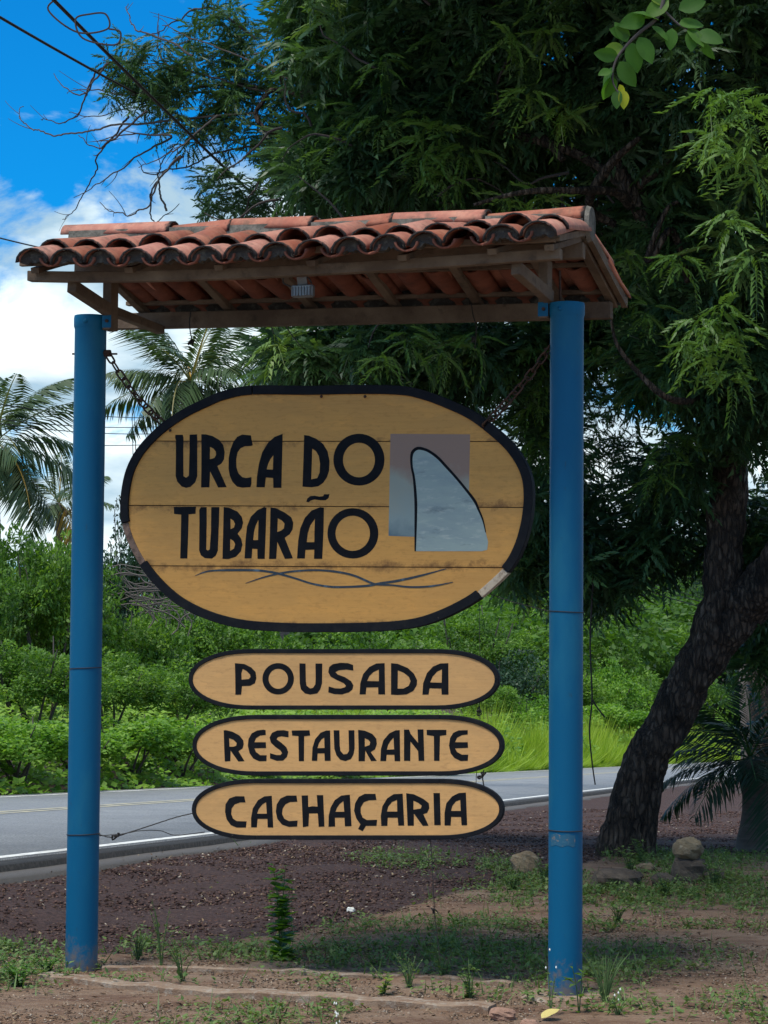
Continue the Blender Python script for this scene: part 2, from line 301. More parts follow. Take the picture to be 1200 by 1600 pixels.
# ------------------------------------------------------------------ layout frames
Zup = np.array([0, 0, 1.0]); G0 = np.zeros(3)
PL = on_plane(127, 1515, G0, Zup); PR = on_plane(883, 1557, G0, Zup)
U = PR - PL; SPAN = np.linalg.norm(U); U /= SPAN; Vv = np.array([-U[1], U[0], 0])
if Vv[1] < 0: Vv = -Vv
def Lw(u, v, w): return PL + U * u + Vv * v + Zup * w
def Q(px, py, v=0.0):                # photo point -> (u, w) on the plane v
    p = on_plane(px, py, PL + Vv * v, Vv) - PL; return np.dot(p, U), p[2]
print('SPAN', SPAN, 'angle', math.degrees(math.atan2(U[1], U[0])), 'post tops', Q(140, 495), Q(888, 475))

# road frame: s along the road (towards the right-hand distance), t across it (0 = near edge line)
dv = ray(1460, 1174); dv = dv / np.linalg.norm(dv)
sh = np.array([dv[0], dv[1], 0]); sh /= np.linalg.norm(sh)
th_ = np.array([-sh[1], sh[0], 0])
P0 = at(0, 1340, 16.5); rn = np.cross(dv, th_); rn /= np.linalg.norm(rn)
SLOPE = dv[2] / math.hypot(dv[0], dv[1])
def road_z(s): 
    s = np.asarray(s, float); return P0[2] + SLOPE * np.where(s < 150, s, 150 + 40 * (1 - np.exp(-(s - 150).clip(0) / 40)))
def st(p): d = np.asarray(p)[..., :2] - P0[:2]; return d @ sh[:2], d @ th_[:2]
def from_st(s, t): return P0[:2] + np.multiply.outer(s, sh[:2]) + np.multiply.outer(t, th_[:2])
tf = st(on_plane(0, 1243, P0, rn))[1]; ty = st(on_plane(0, 1270, P0, rn))[1]
print('road width', tf, 'yellow', ty, 'slope', SLOPE)
def sstep(x, a, b): x = np.clip((x - a) / (b - a), 0, 1); return x * x * (3 - 2 * x)
def ground_z(x, y):
    x = np.asarray(x, float); y = np.asarray(y, float)
    d0 = x - P0[0]; d1 = y - P0[1]; s = d0 * sh[0] + d1 * sh[1]; t = d0 * th_[0] + d1 * th_[1]
    pl = road_z(s); k = .12
    h = np.clip(.5 + .5 * (0 - pl) / k, 0, 1); flat = pl * h + 0 * (1 - h) - k * h * (1 - h)
    w = sstep(t, -1.9, -.3)
    z = flat * (1 - w) + (pl - .07) * w
    far = np.maximum(t - tf - 1.0, 0); z = z + np.where(far > 0, .05 * np.minimum(far, 3) + .012 * far.clip(0, 120), 0)
    return z
def gp(px, py):
    """photo pixel -> ground point (march along the view ray)"""
    d = ray(px, py); Z = 6.0
    while Z < 300:
        p = EYE + d * Z
        if p[2] <= ground_z(p[0], p[1]): break
        Z += .03
    return p

# ------------------------------------------------------------------ ground
def build_ground():
    ys = np.concatenate([np.linspace(-6, 7, 14), np.linspace(7.2, 24, 260), np.linspace(24.3, 60, 90), np.geomspace(62, 1500, 40)])
    xs = np.concatenate([-np.geomspace(1500, 6, 40), np.linspace(-5.8, 6.4, 200), np.geomspace(6.7, 1500, 40)])
    X, Y = np.meshgrid(xs, ys); Zg = ground_z(X, Y)
    near = (Y > 5) & (Y < 40) & (abs(X) < 9)
    bumps = np.zeros_like(Zg)
    for i, j in zip(*np.where(near)):
        p = Vector((X[i, j], Y[i, j], 0)); bumps[i, j] = .022 * noise.noise(p * 1.3) + .012 * noise.noise(p * 4.1) + .006 * noise.noise(p * 11)
    s, t = st(np.stack([X, Y], -1)); bumps *= 1 - sstep(t, -.9, -.4) * (t < tf + 1.5)
    Zg = Zg + bumps - np.where((t > -.3) & (t < tf + .3), .10, 0)
    V = np.stack([X, Y, Zg], -1).reshape(-1, 3)
    ny, nx = X.shape; i = np.arange(ny - 1)[:, None] * nx + np.arange(nx - 1)[None]
    Fq = np.stack([i, i + 1, i + 1 + nx, i + nx], -1).reshape(-1, 4)
    # gravelly dark soil between the track and the road
    mask = mulch_mask(X, Y)
    o = link('ground', fast_mesh('ground', V, Fq, smooth=True, attrs={'mulch': mask.ravel()}), None); tag(o, kind='structure')
    m = mat('sandy_soil', (0.235, 0.140, 0.084), rough=.95, vary=[((.28, .195, .135), 1.6, .40, .64), ((.14, .072, .043), 5, .48, .66), ((.36, .30, .24), 60, .60, .72), ((.08, .055, .04), 45, .58, .72)], bump=(38, .9, .03), stretch=(.55, 1.2, 1))
    t_ = m.node_tree; p = t_.nodes['Principled BSDF']; src = p.inputs['Base Color'].links[0].from_socket
    a = N('ShaderNodeAttribute', t_); a.attribute_name = 'mulch'
    nz = N('ShaderNodeTexNoise', t_); nz.inputs['Scale'].default_value = 34; nz.inputs['Detail'].default_value = 8; nz.inputs['Roughness'].default_value = .75
    g = N('ShaderNodeTexCoord', t_); t_.links.new(g.outputs['Object'], nz.inputs[0])
    cr = N('ShaderNodeValToRGB', t_); t_.links.new(nz.outputs[0], cr.inputs[0]); e = cr.color_ramp.elements
    e[0].position = .36; e[0].color = (.020, .011, .010, 1); e[1].position = .66; e[1].color = (.115, .066, .054, 1)
    n2_ = N('ShaderNodeTexNoise', t_); n2_.inputs['Scale'].default_value = 3; n2_.inputs['Detail'].default_value = 7; t_.links.new(g.outputs['Object'], n2_.inputs[0])
    ad = N('ShaderNodeMath', t_, operation='ADD'); t_.links.new(n2_.outputs[0], ad.inputs[0]); t_.links.new(a.outputs['Fac'], ad.inputs[1])
    mr = N('ShaderNodeMapRange', t_); mr.inputs[1].default_value = .85; mr.inputs[2].default_value = 1.08; t_.links.new(ad.outputs[0], mr.inputs[0])
    mi = N('ShaderNodeMix', t_, data_type='RGBA'); t_.links.new(mr.outputs[0], mi.inputs['Factor']); t_.links.new(src, mi.inputs['A']); t_.links.new(cr.outputs[0], mi.inputs['B'])
    t_.links.new(mi.outputs['Result'], p.inputs['Base Color'])
    o.data.materials.append(m); return o
_mb = np.array([gp(*q) for q in ((-300, 1500), (0, 1492), (150, 1500), (400, 1470), (560, 1440), (700, 1400), (850, 1370), (950, 1340), (1100, 1335), (1300, 1335))])
def mulch_mask(X, Y):
    yb = np.interp(X, _mb[:, 0], _mb[:, 1]); return sstep(Y - yb, -.35, .5)
build_ground()

def strip(name, t0, t1, s0, s1, dz, m, thick=0, n=260, parent=None, wob=0, bott=.25):
    s = np.concatenate([np.linspace(s0, 60, n), np.geomspace(62, s1, 60)]) if s1 > 70 else np.linspace(s0, s1, n)
    wv = np.array([wob * (noise.noise(Vector((x * 1.7, t0, 0))) + .6 * noise.noise(Vector((x * 6, t0, 3)))) for x in s])
    V = []; 
    for tt, zz, wf in ((t0, dz, 1), (t1, dz, 0)):
        xy = np.array([from_st(a, tt + b * wf) for a, b in zip(s, wv)]); V.append(np.c_[xy, road_z(s) + zz])
    if thick:
        xy = np.array([from_st(a, t0 - .03 + b) for a, b in zip(s, wv)]); V.append(np.c_[xy, road_z(s) + dz - thick])
        xy = np.array([from_st(a, t1 + .03) for a in s]); V.append(np.c_[xy, road_z(s) + dz - bott])
    k = len(s); V = np.vstack(V); i = np.arange(k - 1)
    Fq = [np.stack([i, i + 1, k + i + 1, k + i], -1)]
    if thick: Fq += [np.stack([2 * k + i, 2 * k + i + 1, i + 1, i], -1), np.stack([k + i, k + i + 1, 3 * k + i + 1, 3 * k + i], -1)]
    o = link(name, fast_mesh(name, V, np.vstack(Fq)), m, parent); return o
road = strip('road', -.085, tf, -80, 700, 0, M_asph, thick=.20, wob=.02); tag(road, kind='structure')
apron = strip('road_shoulder', -.34, -.075, -80, 700, -.010, M_asph_dark, thick=.12, wob=.035); tag(apron, kind='structure')
tag(strip('road_shoulder', -.66, -.31, -80, 700, -.052, M_asph_old, thick=.08, wob=.12), kind='structure')
tag(strip('road_edge_line', -.055, .065, -80, 700, .004, M_white, wob=.008), kind='structure')
tag(strip('road_centre_line', ty - .16, ty - .05, -80, 700, .004, M_yellow), kind='structure')
tag(strip('road_centre_line', ty + .06, ty + .17, -80, 700, .004, M_yellow), kind='structure')
tag(strip('road_far_edge_line', tf - .45, tf - .34, -80, 700, .004, M_white), kind='structure')

# ------------------------------------------------------------------ sign stand (posts + tiled roof)
stand = thing('sign_shelter', 'two round blue posts carrying a small roof of terracotta tiles over the hanging signs', 'sign shelter', Lw(SPAN / 2, 0, 0))
def Lpart(name, VF, m, parent=stand, **k):
    V, Fc = VF; V = np.asarray(V); return part(name, np.array([Lw(*v) for v in V]), Fc, m, parent, **k)
def post(u, topw, r):
    ws = [-.3, .3, 1.0, 1.7, 2.4, 3.0, topw - .072, topw - .068, topw - .055, topw - .012, topw - .006, topw]
    rs = [r, r, r, r, r, r, r, r * 1.015, r * 1.06, r * 1.06, r * 1.04, r * 1.035]
    V, Fc = tube_vf([(u, 0, w) for w in ws], rs, 40, cap=False)
    n = len(ws); V = np.vstack([V, [(u + math.cos(a) * r * .9, math.sin(a) * r * .9, topw) for a in np.linspace(0, 2 * math.pi, 41)[:-1]], [(u + math.cos(a) * r * .9, math.sin(a) * r * .9, topw - .3) for a in np.linspace(0, 2 * math.pi, 41)[:-1]]])
    # inner ring aligned by angle: rebuild top as separate annulus
    V2 = []; F2 = []
    for a in np.linspace(0, 2 * math.pi, 41)[:-1]: V2 += [(u + math.cos(a) * r * 1.035, math.sin(a) * r * 1.035, topw), (u + math.cos(a) * r * .92, math.sin(a) * r * .92, topw), (u + math.cos(a) * r * .92, math.sin(a) * r * .92, topw - .3)]
    for k in range(40):
        a = 3 * k; b = 3 * ((k + 1) % 40); F2 += [(a, b, b + 1, a + 1), (a + 1, b + 1, b + 2, a + 2)]
    mb = MB(); mb.add(V[:n * 40], Fc); mb.add(V2, F2)
    o = Lpart('post', mb.out(), M_blue, smooth=True)
    return o
uL0 = 0.0; uR0 = SPAN; rL = .0835; rR = .083
topL = Q(140, 494)[1]; topR = Q(888, 474)[1]
postL = post(uL0, topL, rL); postR = post(uR0, topR, rR)
def disc_bolt(u, w, parent, r=.008):
    V, Fc = tube_vf([(u, -rL - .001, w), (u, -rL - .006, w), (u, -rL - .012, w)], [r * 1.6, r * 1.6, r * .6], 8); Lpart('bolt', (V, Fc), M_blue, parent)
disc_bolt(uL0 + .01, topL - .038, postL); disc_bolt(uR0 - .015, topR - .038, postR)
def wire_ring(u, r, w, parent, tilt=.004):
    P = [(u + math.cos(a) * (r + .002), math.sin(a) * (r + .002), w + tilt * math.cos(a)) for a in np.linspace(0, 2 * math.pi, 33)]
    Lpart('wire_ring', tube_vf(P, .0024, 6), M_wire, parent)
wire_ring(uL0, rL, Q(135, 1044)[1], postL); wire_ring(uL0, rL, Q(130, 1303)[1], postL)
wire_ring(uR0, rR, Q(885, 956)[1], postR, -.004); wire_ring(uR0, rR, Q(884, 1297)[1], postR, -.001)
# rusty scuff patch on the right post
Vp = []; Fp = []
for j, w in enumerate((Q(884, 1302)[1], Q(884, 1320)[1])):
    for a in np.linspace(-2.35, -.75, 15): Vp.append((uR0 + math.cos(a) * (rR + .0012), math.sin(a) * (rR + .0012), w + .004 * math.sin(9 * a)))
for k in range(14): Fp.append((k, k + 1, 15 + k + 1, 15 + k))
M_scuff = mat('scuffed_blue', (0.02, .10, .17), rough=.8, vary=((.22, .17, .13), 38, .52, .64), bump=(60, .5, .004))
Lpart('scuffed_band', (Vp, Fp), M_scuff, postR)

VF_, VB_ = -.52, .72
def pxbeam(name, a, b, v0, v1, thick, hgt, parent=stand, m=M_wood, ext=0):
    (ua, wa), (ub, wb) = Q(*a, v0), Q(*b, v1)
    return Lpart(name, beam_vf((ua - ext, v0, wa), (ub + ext, v1, wb), thick, hgt), m, parent, bevel=.003)
hR = 25 / F * 11.2
ridge_beam = pxbeam('ridge_beam', (119, 418), (913, 392), 0, 0, .05, .078)
def sag(u):
    f = (u - Q(46, 432, VF_)[0]) / (Q(877, 397, VF_)[0] - Q(46, 432, VF_)[0]); f = min(1, max(0, f)); return -.030 * math.sin(math.pi * f ** .8)
(ua_, wa_), (ub_, wb_) = Q(46, 432, VF_), Q(877, 397, VF_); bm = []; bf = []
for i in range(13):
    f = i / 12; u = ua_ + (ub_ - ua_) * f; w = wa_ + (wb_ - wa_) * f + sag(u); bm += [(u, VF_ + a * .0275, w + b * .026) for a, b in ((-1, -1), (1, -1), (1, 1), (-1, 1))]
    if i: c = 4 * (i - 1); bf += [(c + q, c + (q + 1) % 4, c + 4 + (q + 1) % 4, c + 4 + q) for q in range(4)]
bf += [(0, 3, 2, 1), (48, 49, 50, 51)]
front_purlin = Lpart('front_purlin', (bm, bf), M_wood, bevel=.003)
back_beam = pxbeam('back_beam', (174, 503), (956, 485), VB_, VB_, .06, .088)
# struts beside the posts and knee braces
def boxuvw(u0, u1, v0, v1, w0, w1):
    V = [(u, v, w) for w in (w0, w1) for (u, v) in ((u0, v0), (u1, v0), (u1, v1), (u0, v1))]
    return V, [(0, 3, 2, 1), (4, 5, 6, 7), (0, 1, 5, 4), (1, 2, 6, 5), (2, 3, 7, 6), (3, 0, 4, 7)]
rw = lambda u: np.interp(u, [Q(119, 418)[0], Q(913, 392)[0]], [Q(119, 418)[1], Q(913, 392)[1]]) - .041
uLs = (rL + .004, rL + .054); uRs = (uR0 - rR - .052, uR0 - rR - .003)
sL = Lpart('strut', boxuvw(*uLs, -.045, .045, Q(163, 517)[1], rw(.1)), M_wood, bevel=.003)
sR = Lpart('strut', boxuvw(*uRs, -.045, .045, Q(855, 498)[1], rw(uR0)), M_wood, bevel=.003)
for s_, uu, wb in ((sL, uLs, Q(163, 514)[1]), (sR, uRs, Q(855, 496)[1])):
    Lpart('painted_foot', boxuvw(uu[0] - .001, uu[1] + .0015, -.0475, -.0455, wb, wb + .07), M_blue, s_)
    Lpart('bolt', tube_vf([(uu[0] + .028, -.046, wb + .035), (uu[0] + .028, -.056, wb + .035)], .009, 8), M_rust, s_)
def brace(pa, pb, va, vb, w=.05, h=.062):
    (ua, wa), (ub, wb) = Q(*pa, va), Q(*pb, vb); return Lpart('knee_brace', beam_vf((ua, va, wa), (ub, vb, wb), w, h), M_wood, bevel=.003)
brace((168, 484), (112, 447), -.04, VF_ + .03); brace((858, 464), (806, 419), -.04, VF_ + .03)
brace((172, 484), (251, 516), .04, VB_ - .01, .05, .045); brace((872, 486), (905, 500), .04, VB_ + .03)
# a small vertical rod on the right post top
Lpart('rod', tube_vf([(uR0 - .04, .03, topR - .05), (uR0 - .045, .03, topR + .17)], .006, 6), M_rust)

# roof slopes: line from ridge to eaves in (v,w)
def ww(u, kind):
    a, b = {'ridge': ((119, 418), (913, 392)), 'front': ((46, 432), (877, 397)), 'back': ((174, 503), (956, 485))}[kind]
    v = {'ridge': 0, 'front': VF_, 'back': VB_}[kind]; (ua, wa), (ub, wb) = Q(*a, v), Q(*b, v)
    h = {'ridge': .039, 'front': .026, 'back': .044}[kind]
    return wa + (wb - wa) * (u - ua) / (ub - ua) + h + (sag(u) if kind == 'front' else 0)
uA = Q(119, 418)[0] - .0; uB = Q(913, 392)[0]
rs = [Q(287, 438, .1)[0], Q(421, 434, .1)[0], Q(558, 431, .1)[0], Q(693, 425, .1)[0], Q(826, 420, .1)[0]]
rs = [uA + .06] + rs + [uB - .03]
for u in rs:
    Lpart('rafter', beam_vf((u, .02, ww(u, 'ridge') + .018), (u, VB_ + .10, ww(u, 'back') + .018 - .02), .045, .034), M_wood, bevel=.002)
    Lpart('rafter', beam_vf((u, -.02, ww(u, 'ridge') + .018), (u, VF_ - .08, ww(u, 'front') + .014 - .02), .045, .030), M_wood, bevel=.002)
def slope_w(u, v):
    if v >= 0: a, b, vb = ww(u, 'ridge'), ww(u, 'back'), VB_
    else: a, b, vb = ww(u, 'ridge'), ww(u, 'front'), VF_
    return a + (b - a) * v / vb + .036
for v, hh in ((-.60, .03), (-.30, .018), (.36, .02), (.70, .022), (.06, .02), (-.06, .02)):
    Lpart('batten', beam_vf((uA - (.02 if v < -.5 else .02), v, slope_w(uA, v) + hh / 2), (uB + .0, v, slope_w(uB, v) + hh / 2), .045 if v > -.5 else .03, hh), M_wood, bevel=.002)

def tile_mesh(length, r0_, r1_, t=.011, zs=.84, arc=math.pi * .98, seg=8, flip=False, name='tile'):
    """barrel tile along local +Y (0 = low wide end), opening down; y grows uphill"""
    V = []; rows = (0, .05, 1)
    for f in rows:
        r = r0_ + (r1_ - r0_) * f
        for rr in (r, r - t):
            for k in range(seg + 1):
                a = math.pi / 2 - arc / 2 + arc * k / seg
                V.append((math.cos(a) * rr, f * length, math.sin(a) * rr * zs))
    n = seg + 1; Fc = []
    for j in range(2):
        o0 = j * 2 * n; o1 = (j + 1) * 2 * n
        for k in range(seg):
            Fc.append((o0 + k, o0 + k + 1, o1 + k + 1, o1 + k)); Fc.append((o0 + n + k, o1 + n + k, o1 + n + k + 1, o0 + n + k + 1))
        Fc.append((o0, o1, o1 + n, o0 + n)); Fc.append((o0 + seg, o0 + n + seg, o1 + n + seg, o1 + seg))
    for k in range(seg):
        Fc.append((k, n + k, n + k + 1, k + 1)); b = 4 * n; Fc.append((b + k, b + k + 1, b + n + k + 1, b + n + k))
    V = np.array(V)
    if flip: V[:, 2] *= -1; Fc = [f[::-1] for f in Fc]
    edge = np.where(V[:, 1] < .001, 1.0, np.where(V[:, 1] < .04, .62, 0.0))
    me = fast_mesh(name, V, Fc, smooth=True, attrs={'lowend': edge}); return me
# lichen-black low ends + per-tile colour
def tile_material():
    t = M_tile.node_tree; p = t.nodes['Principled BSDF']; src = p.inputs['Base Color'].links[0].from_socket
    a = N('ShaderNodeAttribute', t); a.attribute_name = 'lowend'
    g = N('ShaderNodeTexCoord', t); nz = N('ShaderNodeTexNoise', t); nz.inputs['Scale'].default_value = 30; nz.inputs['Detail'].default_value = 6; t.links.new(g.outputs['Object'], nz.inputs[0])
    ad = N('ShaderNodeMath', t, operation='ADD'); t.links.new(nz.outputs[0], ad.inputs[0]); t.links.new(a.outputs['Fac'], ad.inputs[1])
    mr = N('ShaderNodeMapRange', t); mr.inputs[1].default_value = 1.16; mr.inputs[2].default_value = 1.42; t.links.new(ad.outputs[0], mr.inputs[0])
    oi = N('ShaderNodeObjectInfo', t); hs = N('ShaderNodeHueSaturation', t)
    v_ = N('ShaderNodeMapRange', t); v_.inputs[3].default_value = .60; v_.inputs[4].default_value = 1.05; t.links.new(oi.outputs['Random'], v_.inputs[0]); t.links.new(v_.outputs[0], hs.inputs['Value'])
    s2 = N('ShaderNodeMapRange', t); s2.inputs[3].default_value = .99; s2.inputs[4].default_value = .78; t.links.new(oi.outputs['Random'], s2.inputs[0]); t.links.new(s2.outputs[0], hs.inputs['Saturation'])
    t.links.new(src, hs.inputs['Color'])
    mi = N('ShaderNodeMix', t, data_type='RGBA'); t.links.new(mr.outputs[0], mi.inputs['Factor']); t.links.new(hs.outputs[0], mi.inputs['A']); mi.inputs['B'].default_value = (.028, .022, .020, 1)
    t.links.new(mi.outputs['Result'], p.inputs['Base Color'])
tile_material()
TL = .50
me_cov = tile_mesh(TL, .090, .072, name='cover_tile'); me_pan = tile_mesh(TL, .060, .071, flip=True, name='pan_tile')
def place_tile(me, name, u, v, w, ang_front, pitch, jit=1.0):
    """ang_front: True when the tile runs uphill away from the viewer"""
    dirU = Vv if ang_front else -Vv
    y = dirU * math.cos(pitch) + Zup * math.sin(pitch); x = U if ang_front else -U; z = np.cross(x, y)
    Mx = Matrix([[x[i], y[i], z[i]] for i in range(3)])
    jm = Matrix.Rotation(random.gauss(0, .035) * jit, 3, 'Z') @ Matrix.Rotation(random.gauss(0, .02) * jit, 3, 'X') @ Matrix.Rotation(random.gauss(0, .05) * jit, 3, 'Y')
    R = (Mx @ jm).to_4x4(); p = Lw(u, v, w) - WL[stand.name]
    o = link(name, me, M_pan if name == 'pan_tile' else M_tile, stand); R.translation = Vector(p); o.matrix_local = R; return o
uc0 = Q(56, 405, -.70)[0]; uc1 = Q(846, 378, -.70)[0]; NC = 15; PT = (uc1 - uc0) / (NC - 1)
print('tile pitch', PT)
def slp(u, side):
    return math.atan2(ww(u, 'ridge') - ww(u, 'back'), VB_) if side else math.atan2(ww(u, 'ridge') - ww(u, 'front'), -VF_)
for side in (0, 1):
    vlow = (VB_ + .15) if side else (-.735)
    for row in (0, 1):
        for i in range(NC + 1):
            u = uc0 + (i - .5) * PT; pz = slp(u, side)
            stp = abs(vlow) - .015 - TL * math.cos(pz)
            v = vlow - (1 if side else -1) * row * stp
            if 0 <= i <= NC and not (side == 0 and i in (0, NC)) or side:
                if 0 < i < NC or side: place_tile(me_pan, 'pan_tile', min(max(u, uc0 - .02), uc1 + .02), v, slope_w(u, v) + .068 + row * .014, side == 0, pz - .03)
            if i < NC:
                u = uc0 + i * PT + random.gauss(0, .004)
                lift = .02 if (side == 0 and row == 1 and i in (3, 7, 8, 13)) else 0
                place_tile(me_cov, 'cover_tile', u, v - .012 * random.random() * (1 if side == 0 else -1), slope_w(u, v) + .036 + row * .018 + lift, side == 0, pz - .035 - lift)
# ridge tiles
rx = [115, 278, 372, 497, 622, 766, 919]
for i in range(6):
    (ua, wa), (ub, wb) = Q(rx[i], 0, 0), Q(rx[i + 1], 0, 0); ln = ub - ua + .02
    ytop = np.interp([rx[i], rx[i + 1]], [115, 919], [350, 320]); w0 = Q(rx[i], ytop[0], 0)[1]; w1 = Q(rx[i + 1], ytop[1], 0)[1]; w0 += .004; w1 += .004
    me = tile_mesh(ln, .088 + .004, .084 - .006, name='ridge_tile')
    sgn = 1
    x = -Vv * 1.0; y = U * 1.0 + Zup * (w1 - w0 + (.012 if i % 2 else -.012)) / (ub - ua); y /= np.linalg.norm(y)
    # low/wide end at the right: build from right to left
    x = Vv; y = -y; z = np.cross(x, y)
    if z[2] < 0: x = -x; z = -z
    R = Matrix([[x[k], y[k], z[k]] for k in range(3)]).to_4x4(); R.translation = Vector(Lw(ub, 0, w1 - .086) - WL[stand.name])
    o = link('ridge_tile', me, M_tile, stand); o.matrix_local = R
wl = Q(115, 350, 0)[1]; wr = Q(919, 320, 0)[1]; ul = Q(118, 350, 0)[0]; ur = Q(917, 320, 0)[0]
P = np.linspace(0, 1, 60); mv = []
for f in P:
    u = ul + (ur - ul) * f; w = wl + (wr - wl) * f; j = .006 * noise.noise(Vector((f * 40, 0, 0)))
    mv += [(u, -.098 + j, w - .165), (u, -.080 + j, w - .052), (u, .080, w - .052), (u, .150, w - .185)]
mf = []
for k in range(59): 
    for q in range(4): a = 4 * k + q; b = 4 * k + (q + 1) % 4; mf.append((a, b, b + 4, a + 4))
mf += [(0, 3, 2, 1), (236, 237, 238, 239)]
Lpart('ridge_mortar', (mv, mf), M_mortar)
cap = [(ur + .006, math.cos(a) * .083, wr - .088 + math.sin(a) * (.083 if math.sin(a) > 0 else .10)) for a in np.linspace(0, 2 * math.pi, 25)[:-1]]
cap2 = [(c[0] + .022, c[1] * .9, wr - .088 + (c[2] - wr + .088) * .9) for c in cap]
Lpart('mortar_plug', (cap + cap2, [tuple(range(24, 48))] + [(k, (k + 1) % 24, 24 + (k + 1) % 24, 24 + k) for k in range(24)]), M_mortar)
# right verge board under the last tiles of the front slope
Lpart('verge_board', beam_vf((uB + .01, -.60, slope_w(uB, -.60) + .018), (uB + .01, -.02, slope_w(uB, -.02) + .018), .022, .03), M_wood)
Lpart('verge_board', beam_vf((uB + .02, .02, slope_w(uB, .02) + .012), (uB + .02, VB_ + .14, slope_w(uB, VB_ + .14) + .012), .03, .05), M_wood)
# flashing of eave: bits of mortar stuffed in the arches
for i in range(2 * NC):
    if i in (8, 12): continue
    bk = i >= NC; u = uc0 + (i % NC) * PT; v = VB_ + .12 if bk else -.715; w = slope_w(u, v) + .034
    dwn = .055 if bk else .012
    ring = [(u + math.cos(a) * .079 * (1 + .08 * noise.noise(Vector((i, a, 0)))), v - .004 * math.sin(a * 3 + i), w + math.sin(a) * .064) for a in np.linspace(0.05, math.pi - .05, 13)]
    ring += [(u - .06 + .012 * k, v + .004 * (k % 2), w - dwn + .030 * math.sin(math.pi * k / 10) * random.uniform(.3, 1)) for k in range(1, 10)]
    back = [(a, v + (-.05 if bk else .05), c) for a, b, c in ring]; n = len(ring)
    Lpart('eave_mortar', (ring + back, [tuple(range(n))] + [tuple(range(2 * n - 1, n - 1, -1))] + [(k, n + k, n + (k + 1) % n, (k + 1) % n) for k in range(n)]), mat_eave if 'mat_eave' in globals() else globals().setdefault('mat_eave', mat('lichen_mortar', (.055, .048, .042), rough=.95, vary=((.13, .12, .10), 30, .5, .68), bump=(60, .9, .01))))

# ------------------------------------------------------------------ boards with lettering
def poly_prism(poly, holes, v0, v1):
    """poly in (u,w); front at v0 (towards viewer), back at v1"""
    loops = [poly] + holes; tri = tessellate_polygon([[Vector((x, y, 0)) for x, y in lp] for lp in loops])
    allp = [p for lp in loops for p in lp]; n = len(allp)
    V = [(x, v0, y) for x, y in allp] + [(x, v1, y) for x, y in allp]; Fc = []
    for a, b, c in tri:
        ax, ay = allp[a]; bx, by = allp[b]; cx, cy = allp[c]
        if (bx - ax) * (cy - ay) - (by - ay) * (cx - ax) < 0: a, c = c, a
        Fc.append((a, b, c)); Fc.append((n + c, n + b, n + a))
    k0 = 0
    for lp in loops:
        m = len(lp); ar = sum(lp[i][0] * lp[(i + 1) % m][1] - lp[(i + 1) % m][0] * lp[i][1] for i in range(m)); outer = k0 == 0
        for i in range(m):
            a = k0 + i; b = k0 + (i + 1) % m; f = (b, a, n + a, n + b)
            if (ar < 0) == outer: f = f[::-1]
            Fc.append(f)
        k0 += m
    return V, Fc
def clip(poly, p, nrm):
    o = []; m = len(poly)
    for i in range(m):
        a = np.array(poly[i]); b = np.array(poly[(i + 1) % m]); da = np.dot(a - p, nrm); db = np.dot(b - p, nrm)
        if da >= 0: o.append(tuple(a))
        if da * db < 0: o.append(tuple(a + (b - a) * da / (da - db)))
    return o
def inset(poly, d):
    P = np.array(poly); n = len(P); a = np.roll(P, 1, 0); b = np.roll(P, -1, 0); t = b - a; t /= np.linalg.norm(t, axis=1)[:, None]
    nn = np.c_[-t[:, 1], t[:, 0]]; c = P.mean(0); s = np.sign(np.sum((c - P) * nn, 1)); return P + nn * s[:, None] * d
def closed_smooth(pts, n):
    P = np.array(pts + pts[:3], float); m = len(pts); o = []
    for x in np.linspace(0, m, n, endpoint=False):
        i = int(x); f = x - i; p0 = P[(i - 1) % m]; p1 = P[i % m]; p2 = P[(i + 1) % m]; p3 = P[(i + 2) % m]
        o.append(.5 * ((2 * p1) + (-p0 + p2) * f + (2 * p0 - 5 * p1 + 4 * p2 - p3) * f * f + (-p0 + 3 * p1 - 3 * p2 + p3) * f ** 3))
    return np.array(o)
def toQ(pts, v): return [tuple(Q(x, y, v)) for x, y in pts]
def ell(cx, cy, rx_, ry_, n=44): return [(cx + rx_ * math.cos(a), cy + ry_ * math.sin(a)) for a in np.linspace(0, 2 * math.pi, n + 1)[:-1]]
VBd = -.004   # board front plane
def letter(parent, outer, holes, ox, oy, s, v, name='letter', m=None):
    f = lambda L_: toQ([(ox + x / s, oy + y / s) for x, y in L_], v)
    return Lpart(name, poly_prism(f(outer), [f(h) for h in holes], v - .0012, v + .0005), m or M_black, parent)

big_px = [(395, 602.7), (350, 611), (321.7, 622.5), (287.7, 639), (259, 658), (236.7, 677), (214, 703), (198.4, 733), (190.8, 767), (189, 801), (194, 830), (208, 864), (231, 900), (265, 935), (299, 957), (338.7, 973), (384, 983), (440, 987), (500, 988), (590, 986.5), (650, 980.5), (695, 966), (740, 943), (770, 919), (800, 889), (818, 856), (828.5, 820), (833, 784), (831.5, 751), (821, 721), (800, 691), (770, 664), (740, 642), (704, 625), (668, 611.5), (629, 603), (560, 601.6), (480, 603)]
big = thing('hanging_sign', 'large oval ochre sign reading URCA DO TUBARÃO with a painted fin', 'sign', Lw(*[Q(512, 985)[0], 0, Q(512, 985)[1]]))
v_f = -.016
bq = closed_smooth(toQ(big_px, v_f), 150)
innr = inset(bq, .030)
joints = [((210, 689), (780, 690)), ((200, 789.5), (820, 793)), ((230, 884), (800, 887))]
core = [tuple(p) for p in innr]
lines = [(np.array(Q(*a, v_f)), np.array(Q(*b, v_f))) for a, b in joints]
